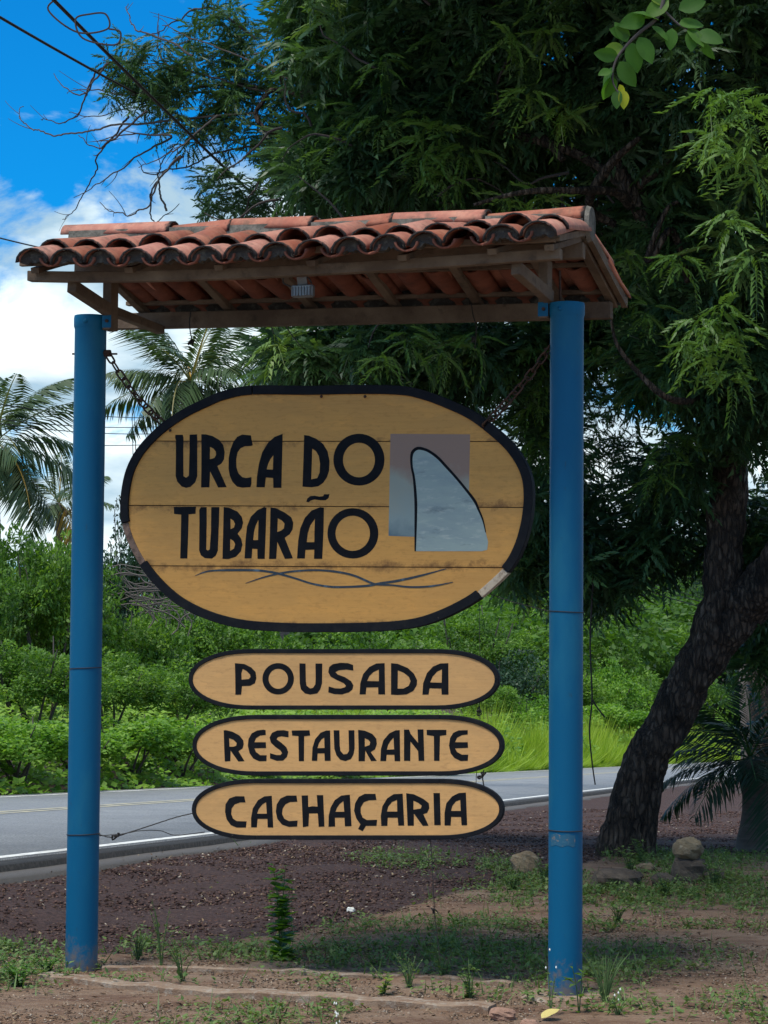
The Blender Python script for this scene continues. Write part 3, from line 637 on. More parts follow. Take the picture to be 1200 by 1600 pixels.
def band(lo, hi):
    pl = core; g = .0022
    if hi is not None:
        a, b = lines[hi]; d = b - a; nrm = np.array([d[1], -d[0]]); nrm /= np.linalg.norm(nrm); nrm = nrm if nrm[1] < 0 else -nrm; pl = clip(pl, a + nrm * g, nrm)
    if lo is not None:
        a, b = lines[lo]; d = b - a; nrm = np.array([-d[1], d[0]]); nrm /= np.linalg.norm(nrm); nrm = nrm if nrm[1] > 0 else -nrm; pl = clip(pl, a + nrm * g, nrm)
    return pl
for lo, hi, dv_ in ((0, None, .0), (1, 0, .0006), (2, 1, -.0004), (None, 2, .0003)):
    Lpart('plank', poly_prism(band(lo, hi), [], v_f + dv_ * 0, .010), M_tan, big)
Lpart('backing_board', poly_prism([tuple(p) for p in inset(bq, .02)], [], .0115, .024), mat('dark_backing', (.06, .035, .02), rough=.9), big)
# border pieces: curved segments, one of them bare wood, one split
segs = [(0, 9.6, M_border, None), (9.6, 11.55, M_bare, 'bare unpainted wood piece of the sign border'), (11.55, 22.4, M_border, None), (22.4, 23.8, M_pale, 'split pale wood piece of the sign border'), (23.8, 31.2, M_border, None), (31.2, 38, M_border, None)]
def ring_seg(a, b, m, lab, pts, N_, win, v0, v1, parent, closed=False):
    n = len(pts); i0 = a / N_ * n; i1 = b / N_ * n; k = max(2, int(i1 - i0)); idx = np.linspace(i0, i1, k + 1)
    ip = inset(pts, win); g = lambda P, x: P[int(x) % n] * (1 - (x - int(x))) + P[(int(x) + 1) % n] * (x - int(x))
    V = []; 
    for x in idx:
        o_ = g(pts, x); q = g(ip, x); wig = .0016 * noise.noise(Vector((x * .9, win * 100, 0))); V += [(o_[0], v0, o_[1]), (q[0], v0 - wig, q[1]), (q[0], v1, q[1]), (o_[0], v1, o_[1])]
    Fc = []
    for j in range(k):
        for q in range(4): c = 4 * j + q; d = 4 * j + (q + 1) % 4; Fc.append((c, d, d + 4, c + 4))
    Fc += [(0, 3, 2, 1), (4 * k, 4 * k + 1, 4 * k + 2, 4 * k + 3)]
    o = Lpart('border_piece', (V, Fc), m, parent, bevel=.002)
    if lab: o['label'] = lab
for a, b, m, lab in segs:
    thin = lab is not None
    ring_seg(a + .012, b - .012, m, lab, bq, 38, .046 if not thin else .036, v_f - (.014 if not thin else .006), .030, big)
# nails along the top
for px_, py_ in ((268, 673), (504, 620), (572, 620), (757, 662)):
    u, w = Q(px_, py_, v_f); Lpart('nail', tube_vf([(u, v_f - .018, w), (u, v_f - .024, w)], [.009, .006], 6), M_rust, big)

C1 = (260, 660, 6.667); C2 = (430, 660, 6.667); C3 = (260, 770, 6.667); C4 = (430, 770, 6.667)
BL = [
 (C1, [(95,130),(170,128),(178,160),(176,300),(178,560),(205,577),(235,555),(242,300),(242,128),(320,124),(322,200),(322,560),(300,625),(250,672),(205,682),(160,668),(115,618),(97,560),(100,300),(100,190),(90,155)], []),
 (C1, [(365,124),(410,124),(480,142),(550,182),(592,235),(608,310),(600,385),(572,430),(530,455),(628,675),(540,678),(455,508),(448,676),(362,678),(366,400)], [[(455,255),(490,272),(515,305),(518,340),(500,370),(452,385)]]),
 (C1, [(790,127),(880,135),(892,200),(900,238),(880,246),(820,248),(775,268),(742,310),(728,380),(730,470),(750,530),(790,570),(830,580),(886,570),(886,640),(875,675),(790,680),(735,668),(690,620),(662,560),(648,480),(650,370),(668,280),(700,200),(740,150)], []),
 (C1, [(1211,120),(1205,400),(1198,682),(1115,682),(1112,580),(1036,574),(1025,676),(938,676),(945,560),(965,430),(1000,310),(1060,210),(1130,150)], [[(1115,340),(1110,492),(1044,490),(1060,430),(1085,380)]]),
 (C2, [(302,132),(350,138),(430,172),(500,225),(545,300),(566,400),(562,500),(540,570),(500,630),(450,665),(380,676),(285,670),(295,400)], [[(385,272),(425,298),(455,350),(468,430),(464,520),(440,580),(375,594),(382,400)]]),
 (C2, ell(873, 388, 266, 270), [ell(873, 392, 167, 180)]),
 (C3, [(78,148),(308,143),(304,218),(232,224),(228,400),(218,684),(144,684),(150,500),(155,228),(80,220)], []),
 (C3, [(360,150),(420,148),(420,300),(415,590),(432,602),(452,590),(465,400),(468,150),(552,148),(548,300),(536,600),(515,655),(475,685),(400,680),(360,650),(342,600),(345,300),(343,180)], []),
 (C3, [(598,148),(650,155),(740,195),(785,250),(800,310),(785,370),(742,425),(780,480),(792,540),(775,610),(725,665),(650,690),(585,688),(592,400)], [[(668,268),(700,290),(716,325),(705,360),(668,380)], [(665,480),(700,500),(718,535),(705,580),(664,606)]]),
 (C3, [(1020,148),(1042,155),(1035,400),(1024,688),(950,688),(948,585),(895,582),(888,682),(815,684),(825,500),(840,350),(880,250),(950,180)], [[(960,278),(958,400),(955,492),(905,492),(912,410),(930,340)]]),
 (C3, [(1085,152),(1140,160),(1233,205),(1300,255),(1322,310),(1315,380),(1285,430),(1232,468),(1318,682),(1235,688),(1155,508),(1145,688),(1070,690),(1080,400)], [[(1160,265),(1200,285),(1232,320),(1225,370),(1195,395),(1155,408)]]),
 (C4, [(470,150),(508,155),(503,400),(490,688),(405,688),(408,592),(315,595),(308,684),(228,684),(240,500),(262,370),(310,260),(380,185)], [[(415,268),(410,400),(408,514),(328,514),(340,420),(365,340)]]),
 (C4, ell(810, 422, 265, 262), [ell(808, 422, 180, 183)]),
]
for c, o_, h_ in BL: letter(big, o_, h_, *c, v_f)
letter(big, [(325,95),(335,60),(365,35),(410,30),(460,40),(500,35),(510,15),(565,15),(555,55),(525,78),(470,78),(410,70),(370,80),(350,98)], [], *C4, v_f, name='tilde')
CF = (600, 670, 6.667)
letter(big, [(68,52),(898,58),(885,700),(700,720),(345,800),(320,1125),(48,1115)], [], *CF, v_f + .0009, name='painted_panel', m=M_art)
letter(big, [(300,240),(340,215),(400,215),(470,245),(560,320),(640,400),(740,510),(840,630),(930,740),(970,810),(1020,930),(1060,1080),(1085,1180),(1075,1260),(1020,1275),(330,1275),(340,1050),(345,800),(330,620),(318,500),(298,400),(292,300)], [], *CF, v_f + .0002, name='painted_fin', m=M_fin)
def stroke(parent, pts, ox, oy, s, v, m, name):
    P = np.array([(ox + p[0] / s, oy + p[1] / s) for p in pts]); Wd = np.array([p[2] / s for p in pts])
    n = 6 * len(P); Ps = smooth_path(P, n); Ws = np.interp(np.linspace(0, len(P) - 1, n), range(len(P)), Wd)
    T = np.gradient(Ps, axis=0); T /= np.linalg.norm(T, axis=1)[:, None]; Nn = np.c_[-T[:, 1], T[:, 0]]
    A = Ps + Nn * Ws[:, None] / 2; B = Ps - Nn * Ws[:, None] / 2
    V = []; 
    for a, b in zip(A, B): qa = Q(*a, v); qb = Q(*b, v); V += [(qa[0], v, qa[1]), (qb[0], v, qb[1])]
    Fc = [(2 * k, 2 * k + 1, 2 * k + 3, 2 * k + 2) for k in range(n - 1)]
    return Lpart(name, (V, Fc), m, parent)
stroke(big, [(325,1275,14),(330,1000,26),(332,800,30),(325,650,28),(310,500,24),(290,400,22),(285,300,26),(300,240,32),(345,205,32),(400,208,30),(470,235,28),(560,300,28),(640,385,28),(740,495,26),(840,615,26),(940,745,30),(985,840,22),(1030,950,16),(1060,1080,8)], *CF, v_f - .0018, M_black, 'fin_outline')
CW = (290, 860, 2.727)
stroke(big, [(40,108,2),(100,88,7),(200,84,10),(300,85,10),(350,90,9),(400,100,10),(470,120,8),(540,142,8),(620,155,9),(700,155,9),(780,150,10),(830,140,10),(900,130,11),(1000,108,9),(1110,78,3)], *CW, v_f - .0016, M_wave, 'painted_wave')
stroke(big, [(255,140,2),(330,115,6),(400,98,8),(470,88,8),(560,84,8),(650,92,9),(720,108,9),(790,138,9),(820,145,9),(880,148,7),(960,156,8),(1050,152,8),(1140,135,3)], *CW, v_f - .0022, M_wave, 'painted_wave')

def small_board(label, x0, x1, y0, y1, tipy, letters, rx_=100, tilt=0):
    ry = (y1 - y0) / 2; cy = (y0 + y1) / 2; pts = []
    for a in np.linspace(math.pi / 2, -math.pi / 2, 25): pts.append((x1 - rx_ + rx_ * abs(math.cos(a)) ** .92, cy - ry * math.copysign(abs(math.sin(a)) ** .95, math.sin(a))))
    for x in np.linspace(x1 - rx_ - 25, x0 + rx_ + 25, 10): pts.append((x, y1))
    for a in np.linspace(-math.pi / 2, math.pi / 2, 25): pts.append((x0 + rx_ - rx_ * abs(math.cos(a)) ** .92, cy - ry * math.copysign(abs(math.sin(a)) ** .95, math.sin(a))))
    for x in np.linspace(x0 + rx_ + 25, x1 - rx_ - 25, 10): pts.append((x, y0))
    pts = [(x, y + tilt * (x - (x0 + x1) / 2)) for x, y in pts]
    q = np.array(toQ(pts, v_f)); b = thing('hanging_sign', label, 'sign', Lw(Q((x0 + x1) / 2, y1)[0], 0, Q((x0 + x1) / 2, y1)[1]), group='small oval boards hung under the big sign')
    Lpart('board', poly_prism([tuple(p) for p in inset(q, .010)], [], v_f, .010), M_tan2, b)
    n = len(q)
    for a, c in ((0, n / 2), (n / 2, n)): ring_seg(a, c, M_border, None, q, n, .022, v_f - .006, .012, b)
    for c, o_, h_ in letters: letter(b, o_, h_, *c, v_f)
    return b
A5 = (350, 1020, 6.316); A6 = (520, 1020, 6.316); A7 = (340, 1125, 6.0); A8 = (540, 1125, 6.0); A9 = (345, 1230, 6.0); A0 = (540, 1230, 6.0)
small_board('narrow ochre board reading POUSADA, directly under the big sign', 295, 780, 1014, 1109, 1063, [
 (A5, [(108,102),(200,110),(270,145),(312,190),(320,250),(305,300),(260,325),(178,328),(170,413),(113,413),(112,250)], [[(185,158),(225,180),(258,215),(262,240),(245,258),(174,265),(172,200)]]),
 (A5, ell(535, 256, 155, 155), [ell(536, 256, 96, 99)]),
 (A5, [(745,104),(805,106),(808,280),(815,325),(850,352),(880,345),(902,310),(905,250),(903,106),(970,106),(968,300),(950,360),(920,400),(850,412),(800,400),(760,360),(748,300)], []),
 (A6, [(200,120),(203,175),(130,165),(60,172),(25,190),(50,215),(120,240),(180,280),(203,320),(195,360),(160,390),(90,410),(20,408),(-44,390),(-40,332),(20,350),(80,352),(120,340),(130,325),(110,300),(40,268),(-20,235),(-44,190),(-35,140),(0,112),(80,98),(150,102)], []),
 (A6, [(512,102),(516,410),(450,410),(448,340),(332,342),(325,410),(265,410),(272,300),(300,210),(360,140),(430,105)], [[(455,165),(455,280),(338,278),(360,230),(400,190)]]),
 (A6, [(575,102),(640,108),(740,150),(800,205),(832,270),(828,320),(795,375),(730,410),(640,416),(575,412)], [[(642,172),(700,195),(750,235),(768,280),(750,325),(700,352),(640,354)]]),
 (A6, [(1140,102),(1142,412),(1075,412),(1072,352),(955,350),(945,412),(885,412),(892,300),(930,200),(990,135),(1060,105)], [[(1078,162),(1075,295),(960,292),(985,235),(1030,185)]]),
])
small_board('narrow ochre board reading RESTAURANTE, middle one of the three small boards', 301, 787, 1117, 1212, 1163, [
 (A7, [(58,98),(75,94),(140,110),(205,145),(240,190),(245,225),(235,265),(195,292),(252,385),(195,388),(122,285),(120,385),(68,388),(62,250)], [[(108,170),(150,185),(180,215),(175,240),(150,250),(112,250)]]),
 (A7, [(450,95),(452,140),(400,145),(360,170),(345,208),(452,208),(455,262),(345,265),(360,300),(400,330),(460,330),(458,385),(390,386),(335,360),(300,310),(284,240),(290,180),(320,125),(370,98),(430,90)], []),
 (A7, [(665,105),(665,162),(600,152),(565,160),(552,180),(600,215),(645,255),(662,300),(650,345),(615,380),(555,382),(492,360),(492,310),(550,328),(590,328),(605,310),(590,285),(540,250),(500,210),(488,165),(510,120),(560,98),(620,95)], []),
 (A7, [(695,98),(862,96),(868,145),(812,152),(810,385),(762,385),(758,150),(700,145)], []),
 (A7, [(1055,98),(1060,382),(1005,382),(1002,312),(938,312),(934,382),(884,382),(890,260),(915,180),(965,120),(1020,98)], [[(1000,165),(1003,262),(936,264),(950,215),(975,180)]]),
 (A7, [(1088,96),(1142,96),(1145,240),(1152,290),(1180,322),(1215,318),(1232,290),(1228,96),(1282,96),(1285,260),(1275,320),(1250,365),(1200,384),(1150,372),(1115,330),(1095,270)], []),
 (A8, [(118,92),(180,100),(250,130),(288,175),(293,225),(275,275),(235,300),(292,382),(240,385),(185,285),(180,385),(122,385),(122,250)], [[(180,170),(215,185),(232,208),(225,235),(180,250)]]),
 (A8, [(508,95),(512,385),(460,385),(458,325),(385,325),(380,384),(326,384),(332,270),(355,190),(410,125),(470,96)], [[(450,165),(455,275),(386,278),(400,230),(425,190)]]),
 (A8, [(548,90),(595,90),(610,130),(680,215),(675,88),(730,88),(738,382),(685,382),(680,290),(608,200),(606,382),(548,382)], []),
 (A8, [(760,92),(945,92),(945,140),(885,148),(880,382),(830,382),(828,150),(762,140)], []),
 (A8, [(1145,95),(1145,135),(1090,142),(1045,165),(1025,208),(1145,208),(1148,260),(1025,265),(1045,300),(1090,325),(1150,325),(1145,382),(1080,384),(1020,355),(985,310),(970,240),(980,170),(1010,120),(1060,97)], []),
])
small_board('narrow ochre board reading CACHAÇARIA, lowest of the three small boards', 300, 787, 1217, 1312, 1260, [
 (A9, [(220,85),(232,142),(180,142),(130,160),(102,200),(98,250),(115,295),(150,318),(242,320),(236,378),(150,378),(95,355),(55,300),(40,230),(45,160),(80,105),(140,84)], []),
 (A9, [(478,80),(492,378),(440,376),(438,296),(345,296),(338,376),(285,376),(284,290),(300,200),(350,120),(410,85)], [[(425,140),(432,248),(340,248),(355,205),(390,160)]]),
 (A9, [(710,78),(718,136),(650,138),(605,160),(580,200),(575,250),(595,295),(640,318),(720,312),(716,368),(640,372),(575,350),(530,295),(516,230),(525,160),(560,105),(620,78)], []),
 (A9, [(758,78),(818,76),(820,185),(860,178),(908,182),(900,74),(960,74),(972,368),(918,370),(910,245),(828,245),(822,365),(770,374),(765,240)], []),
 (A0, [(40,70),(56,364),(-6,366),(-10,285),(-100,285),(-98,368),(-160,370),(-158,270),(-140,190),(-100,120),(-40,78)], [[(-20,130),(-12,230),(-95,230),(-80,190),(-55,155)]]),
 (A0, [(280,62),(290,120),(220,122),(170,140),(142,190),(142,240),(160,285),(200,308),(295,305),(290,362),(190,362),(160,412),(118,390),(140,348),(100,290),(80,220),(90,150),(125,90),(180,62)], []),
 (A0, [(535,60),(550,358),(495,360),(488,285),(395,285),(392,362),(335,362),(330,270),(345,180),(390,105),(450,65)], [[(482,118),(485,228),(388,228),(400,180),(435,138)]]),
 (A0, [(568,56),(640,66),(730,110),(780,150),(785,195),(765,240),(728,252),(778,360),(725,362),(640,245),(640,360),(582,360),(575,200)], [[(636,125),(680,145),(715,172),(705,200),(636,210)]]),
 (A0, [(824,54),(884,54),(892,355),(832,355)], []),
 (A0, [(1128,50),(1140,356),(1088,356),(1082,278),(990,278),(985,358),(928,358),(928,240),(945,150),(1000,85),(1060,55)], [[(1075,118),(1080,222),(988,222),(1000,175),(1035,132)]]),
])

# ------------------------------------------------------------------ chains, wires, lamp
def link_mesh(Lk=.062, Wk=.034, r=.0052):
    P = []
    for a in np.linspace(0, 2 * math.pi, 21)[:-1]:
        c, s = math.cos(a), math.sin(a); P.append((math.copysign(abs(c) ** .8, c) * Wk / 2, 0, s * Wk / 2 + math.copysign((Lk - Wk) / 2, s) * min(1, abs(s) * 3)))
    P = np.array(P); V = []; n = len(P); T = np.roll(P, -1, 0) - np.roll(P, 1, 0); T /= np.linalg.norm(T, axis=1)[:, None]
    for p, t in zip(P, T):
        b = np.array([0, 1.0, 0]); c = np.cross(t, b)
        for k in range(6): a = k * math.pi / 3; V.append(p + (b * math.cos(a) + c * math.sin(a)) * r)
    Fc = [(i * 6 + k, i * 6 + (k + 1) % 6, ((i + 1) % n) * 6 + (k + 1) % 6, ((i + 1) % n) * 6 + k) for i in range(n) for k in range(6)]
    return fast_mesh('chain_link', V, Fc, smooth=True)
me_link = link_mesh()
def chain(label, pa, pb, va, vb, sag=.03):
    (ua, wa), (ub, wb) = Q(*pa, va), Q(*pb, vb); A = Lw(ua, va, wa); B = Lw(ub, vb, wb); ln = np.linalg.norm(B - A); n = int(round(ln / .048))
    c = thing('chain', label, 'chain', A, group='chains holding up the big sign')
    P = [A + (B - A) * f - Zup * sag * 4 * f * (1 - f) for f in np.linspace(0, 1, n + 1)]
    for i in range(n):
        mid = (P[i] + P[i + 1]) / 2; d = Vector(P[i + 1] - P[i]).normalized(); q = d.to_track_quat('Z', 'Y'); R = q.to_matrix() @ Matrix.Rotation((i % 2) * math.pi / 2 + random.uniform(-.35, .35) + .5, 3, 'Z')
        o = link('link', me_link, M_rust, c); m4 = R.to_4x4(); m4.translation = Vector(mid - A); o.matrix_local = m4
chain('rusty chain from the left blue post to the upper left of the big sign', (168, 553), (253, 660), -.0, .0)
chain('rusty chain from the right blue post to the upper right of the big sign', (862, 540), (757, 664), .0, -.03, .02)
# bolts through the posts that hold the chains
for pt, pa, nm in ((postL, 553, (113, 183)), (postR, 545, (850, 870))):
    a = Q(nm[0], pa, 0); b = Q(nm[1], pa, 0); Lpart('threaded_bolt', tube_vf([(a[0], 0, a[1]), (b[0], 0, b[1])], .0055, 6), M_rust, pt)
u, w = Q(168, 552); Lpart('nut', tube_vf([(u - .016, 0, w), (u + .016, 0, w)], .020, 6), M_rust, postL)
def wire(name, label, pts, v, r, cat='wire', m=M_wire, n=None, knot=None, group=None):
    P = [Lw(q[0], vv, q[1]) for (x, y), vv in zip(pts, v if hasattr(v, '__len__') else [v] * len(pts)) for q in [Q(x, y, vv)]]
    P = smooth_path(P, n or 8 * len(P)); P += np.array([[.002 * noise.noise(Vector((i * .7, 0, j))) for j in range(3)] for i in range(len(P))])
    mb = MB(); mb.add(*tube_vf(P, r, 5))
    if knot: mb.add(*tube_vf(smooth_path([P[knot] + rng.normal(0, .012, 3) for _ in range(9)], 40), r * 1.5, 5))
    return tag(part(name, mb.out()[0], mb.out()[1], m), label, cat, group)
wire('knotted_twine', 'short dark twine knotted round the roof beam near its left end', [(298, 487), (296, 505), (298, 522), (301, 533)], .67, .0035, 'cord', knot=30)
wire('loose_twine', 'short dark twine hanging from the roof beam left of the right post', [(736, 472), (739, 492), (744, 512), (742, 545)], .67, .003, 'cord', knot=26)
wire('tie_wire', 'thin wire from the big sign down to the POUSADA board', [(749, 944), (749, 980), (750, 1022)], [-.01, 0, -.005], .0016, group='wires between the boards')
wire('tie_wire', 'knotted wire between POUSADA and RESTAURANTE boards at their right ends', [(750, 1098), (749, 1110), (750, 1124)], 0, .002, knot=12, group='wires between the boards')
wire('tie_wire', 'straight wire between RESTAURANTE and CACHAÇARIA boards on the right', [(745, 1205), (744, 1215), (744, 1226)], 0, .0018, group='wires between the boards')
wire('tie_wire', 'twisted thick wire between RESTAURANTE and CACHAÇARIA boards at far right', [(756, 1203), (754, 1214), (756, 1228)], -.01, .0034, knot=8, group='wires between the boards')
wire('tie_wire', 'left one of the two thin wires between the lower boards on the left', [(325, 1198), (324, 1212), (325, 1226)], 0, .0014, group='wires between the boards')
wire('tie_wire', 'right one of the two thin wires between the lower boards on the left', [(334, 1202), (334, 1212), (335, 1226)], 0, .0014, group='wires between the boards')
wire('guy_wire', 'twisted rusty wire from the left post to the CACHAÇARIA board', [(153, 1303), (175, 1308), (210, 1298), (250, 1285), (275, 1277), (300, 1271)], [-.06, -.03, 0, 0, 0, 0], .003, knot=12)
wire('guy_wire', 'loose sagging wire behind the left end of the CACHAÇARIA board', [(155, 1306), (190, 1303), (220, 1298), (250, 1298), (275, 1305), (320, 1300)], [-.05, -.02, 0, .02, .03, .03], .0022)
wire('guy_wire', 'thin wire from the right post to the lower right of the big sign', [(862, 956), (830, 948), (800, 940), (765, 928)], [-.03, 0, 0, .02], .0022)
wire('loose_wire', 'thin dark wire dangling below the CACHAÇARIA board to the weeds', [(672, 1306), (675, 1345), (677, 1385), (679, 1425), (682, 1455), (688, 1500)], 0, .0022, knot=28)
# floodlight under the front purlin
fu, fw = Q(474, 454, VF_ + .06); lamp = thing('floodlight', 'small grey ribbed floodlight hanging under the front roof purlin', 'floodlight', Lw(fu, VF_ + .06, fw + .03))
Lpart('housing', boxuvw(fu - .056, fu + .056, VF_ + .035, VF_ + .075, fw - .034, fw + .026), M_steel, lamp, bevel=.006)
Lpart('lens', boxuvw(fu - .047, fu + .047, VF_ + .0305, VF_ + .034, fw - .028, fw + .020), M_glass, lamp)
for k in range(7): uu = fu - .045 + .015 * k; Lpart('rib', beam_vf((uu, VF_ + .026, fw - .030), (uu, VF_ + .026, fw + .016), .004, .007, (0, 1, 0)), M_steel, lamp)
Lpart('bracket', beam_vf((fu, VF_ + .05, fw + .026), (fu, VF_ + .03, fw + .072), .05, .006, (0, 1, 0)), M_steel, lamp)
Pw = [(fu - .06, VF_ + .05, fw + .02), (fu - .10, VF_ + .04, fw + .045), (fu - .06, VF_ + .01, fw + .10), (fu - .02, VF_ + .03, fw + .09), (fu + .03, VF_ + .04, fw + .06), (fu + .05, VF_ + .04, fw + .03)]
Lpart('cable', tube_vf(smooth_path(Pw, 30), .004, 5), M_wire, lamp)

exec_veg = True
# ------------------------------------------------------------------ foliage tools
def rot_from_dirs(y, up=None, roll=None):
    """(k,3,3) matrices whose columns are x,y,z with y given"""
    y = y / np.linalg.norm(y, axis=1)[:, None]; r = rng.normal(size=y.shape) if up is None else np.broadcast_to(up, y.shape)
    x = np.cross(y, r); x /= np.linalg.norm(x, axis=1)[:, None] + 1e-9; z = np.cross(x, y); return np.stack([x, y, z], -1)
def scatter(PV, PF, R, T, sc, tone=None, ptone=None):
    """copy prototype verts PV (n,3), faces PF (m,k) with rotations R (c,3,3), positions T, scales sc"""
    c = len(T); n = len(PV); V = np.einsum('cij,nj->cni', R, PV) * np.asarray(sc).reshape(-1, 1, 1) + T[:, None]
    Fq = (PF[None] + (np.arange(c) * n)[:, None, None]).reshape(-1, PF.shape[1])
    tn = np.zeros((c, n)) + (tone[:, None] if tone is not None else .5)
    if ptone is not None: tn = tn + ptone[None]
    return V.reshape(-1, 3), Fq, np.clip(tn, 0, 1).ravel()
def join(parts_):
    V = []; Fq = []; T = []; n = 0
    for v, f, t in parts_: V.append(v); Fq.append(f + n); T.append(t); n += len(v)
    return np.vstack(V), np.vstack(Fq), np.concatenate(T)
LEAF1 = (np.array([(0, 0, 0), (.5, .45, .08), (0, 1, -.05), (-.5, .45, .08)], float), np.array([[0, 1, 2, 3]]))   # unit leaf along +y
def compound_leaf(npair=8, L_=.27, ll=.078, lw=.023, droop=.5, seed=0):
    """neem-like pinnate leaf along +y, drooping (-z), sickle leaflets"""
    g = np.random.default_rng(seed); V = []; Fq = []
    def rach(f): return np.array([0, L_ * f * (1 - .15 * droop * f), -droop * L_ * f * f * .8])
    P = [rach(f) for f in np.linspace(0, 1, 4)]
    for k in range(3):
        a, b = P[k], P[k + 1]; n = len(V); V += [a + (.0016, 0, 0), a - (.0016, 0, 0), b - (.0012, 0, 0), b + (.0012, 0, 0)]; Fq.append([n, n + 1, n + 2, n + 3])
    def leaflet(p, ang, l, dr):
        d = np.array([math.sin(ang), math.cos(ang), 0]); s = np.array([math.cos(ang), -math.sin(ang), 0]) * (1 if ang >= 0 else -1)
        n = len(V); dz = np.array([0, 0, -1.0]); w = l * lw / ll * 1.0
        V.extend([p, p + d * l * .42 + s * w * -.35 + dz * l * dr * .12, p + d * l * .90 + s * .24 * l * (-1 if ang >= 0 else -1) + dz * l * dr * .95, p + d * l * .50 + s * w * .65 + dz * l * dr * .30]); Fq.append([n, n + 1, n + 2, n + 3])
    for i in range(npair):
        f = .18 + .8 * i / npair
        for sg in (-1, 1): leaflet(rach(f + .03 * sg), sg * g.uniform(.85, 1.15), ll * g.uniform(.85, 1.1) * (1 - .25 * abs(f - .5)), g.uniform(.3, .9))
    leaflet(rach(1), .05, ll, .6)
    return np.array(V), np.array(Fq)
def spray(nl=8, seed=0, L_=.27, fine=False, droop=.6, spread=1.0):
    g = np.random.default_rng(seed); out_ = []
    for i in range(nl):
        V, Fq = compound_leaf(seed=seed * 31 + i, L_=L_ * g.uniform(.75, 1.1), droop=droop * g.uniform(.6, 1.5), npair=9 if fine else 8)
        az = 2.4 * i + g.uniform(-.4, .4); el_ = g.uniform(-.5, .9) * spread
        y = np.array([[math.cos(az) * math.cos(el_), math.sin(az) * math.cos(el_), math.sin(el_)]])
        R = rot_from_dirs(y, up=np.array([0, 0, 1.0])); tw = np.array([0, 0, i * .018])
        v = V @ R[0].T + tw
        out_.append((v, Fq, np.full(len(v), g.uniform(-.08, .08))))
    # order verts/faces
    return join(out_)
SPR = [spray(8, s) for s in range(6)]
def fill_blob(c, rad, n, protos, tone_mu=.4, tone_sd=.16, scale=(.8, 1.25), shell=.35, young=0.05, clump=0):
    """random sprays within an ellipsoid; returns list for join"""
    d = rng.normal(size=(n, 3)); d /= np.linalg.norm(d, axis=1)[:, None]; r = rng.uniform(shell, 1, n) ** .5
    T = np.array(c) + d * r[:, None] * np.array(rad)
    if clump:
        cc = T[rng.integers(0, n, max(3, n // clump))]; T = cc[rng.integers(0, len(cc), n)] + rng.normal(0, .25, (n, 3)) * np.array(rad).min() * .8
    out_ = []; which = rng.integers(0, len(protos), n); tone = rng.normal(tone_mu, tone_sd, n); tone[rng.random(n) < young] += .4
    for k in range(len(protos)):
        i = np.where(which == k)[0]
        if not len(i): continue
        a = rng.uniform(0, 2 * math.pi, len(i)); tl = rng.normal(0, .35, (len(i), 2))
        R = np.zeros((len(i), 3, 3)); 
        up = np.c_[tl, np.ones(len(i))]; up /= np.linalg.norm(up, axis=1)[:, None]; x = np.c_[np.cos(a), np.sin(a), np.zeros(len(i))]; y = np.cross(up, x); y /= np.linalg.norm(y, axis=1)[:, None]; x = np.cross(y, up)
        R = np.stack([x, y, up], -1)
        V, Fq, pt = protos[k]; out_.append(scatter(V, Fq, R, T[i], rng.uniform(*scale, len(i)), tone[i], pt))
    return out_
def pxblob(px, py, rx_, ry_, Z, rz, n, **k):
    return fill_blob(at(px, py, Z), (rx_ / F * Z, rz, ry_ / F * Z), n, SPR, **k)

# ------------------------------------------------------------------ neem tree
tb = gp(978, 1338); neem = thing('neem_tree', 'big leaning dark tree with rough trunk right of the right post, crown over the roof', 'tree', tb)
ZT = tb[1]
def pxpath(pts): return [at(x, y, z) for x, y, z in pts]
def limb(pts, wid, name='limb', seg=10, n=None, rough=.10, nscale=4, m=M_bark, parent=neem):
    P = smooth_path(pxpath(pts), n or 8 * len(pts)); Zs = np.array([p[2] for p in pts]); R = np.array(wid) / 2 / F * Zs
    R = np.interp(np.linspace(0, len(pts) - 1, len(P)), range(len(pts)), R); V, Fc = tube_vf(P, R, seg, rough=rough, nscale=nscale)
    return part(name, V, Fc, m, parent, smooth=True)
ZT = tb[1] / (ray(978, 1338)[1])
trunk = limb([(966, 1372, ZT), (972, 1340, ZT), (978, 1300, ZT), (985, 1262, ZT), (1011, 1187, ZT), (1060, 1101, ZT), (1092, 1037, ZT), (1110, 1000, ZT), (1128, 940, ZT), (1132, 860, ZT), (1137, 783, ZT), (1140, 690, ZT), (1118, 600, ZT - .5), (1078, 450, ZT - 1.2), (1035, 380, ZT - 1.5), (990, 310, ZT - 1.7), (960, 250, ZT - 1.7)],
     [140, 84, 68, 66, 65, 66, 65, 69, 70, 58, 58, 54, 46, 38, 32, 26, 19], 'trunk', seg=64, n=380, rough=.20, nscale=5)
limb([(1085, 1062, ZT + .05), (1128, 992, ZT - .02), (1172, 938, ZT - .1), (1215, 885, ZT - .3), (1270, 790, ZT - .5), (1350, 600, ZT - 1)], [50, 68, 76, 68, 56, 38], seg=36, n=150, rough=.17, nscale=5)
limb([(950, 1375, ZT + .1), (950, 1340, ZT + .05), (968, 1290, ZT + .02), (985, 1240, ZT)], [60, 42, 30, 20], 'root_flare', seg=14, n=30, rough=.15)
limb([(1020, 1375, ZT - .05), (1008, 1330, ZT - .05), (1022, 1240, ZT - .08), (1040, 1170, ZT - .02)], [60, 34, 24, 10], 'root_flare', seg=14, n=30, rough=.15)
ZB = ZT - 1.7
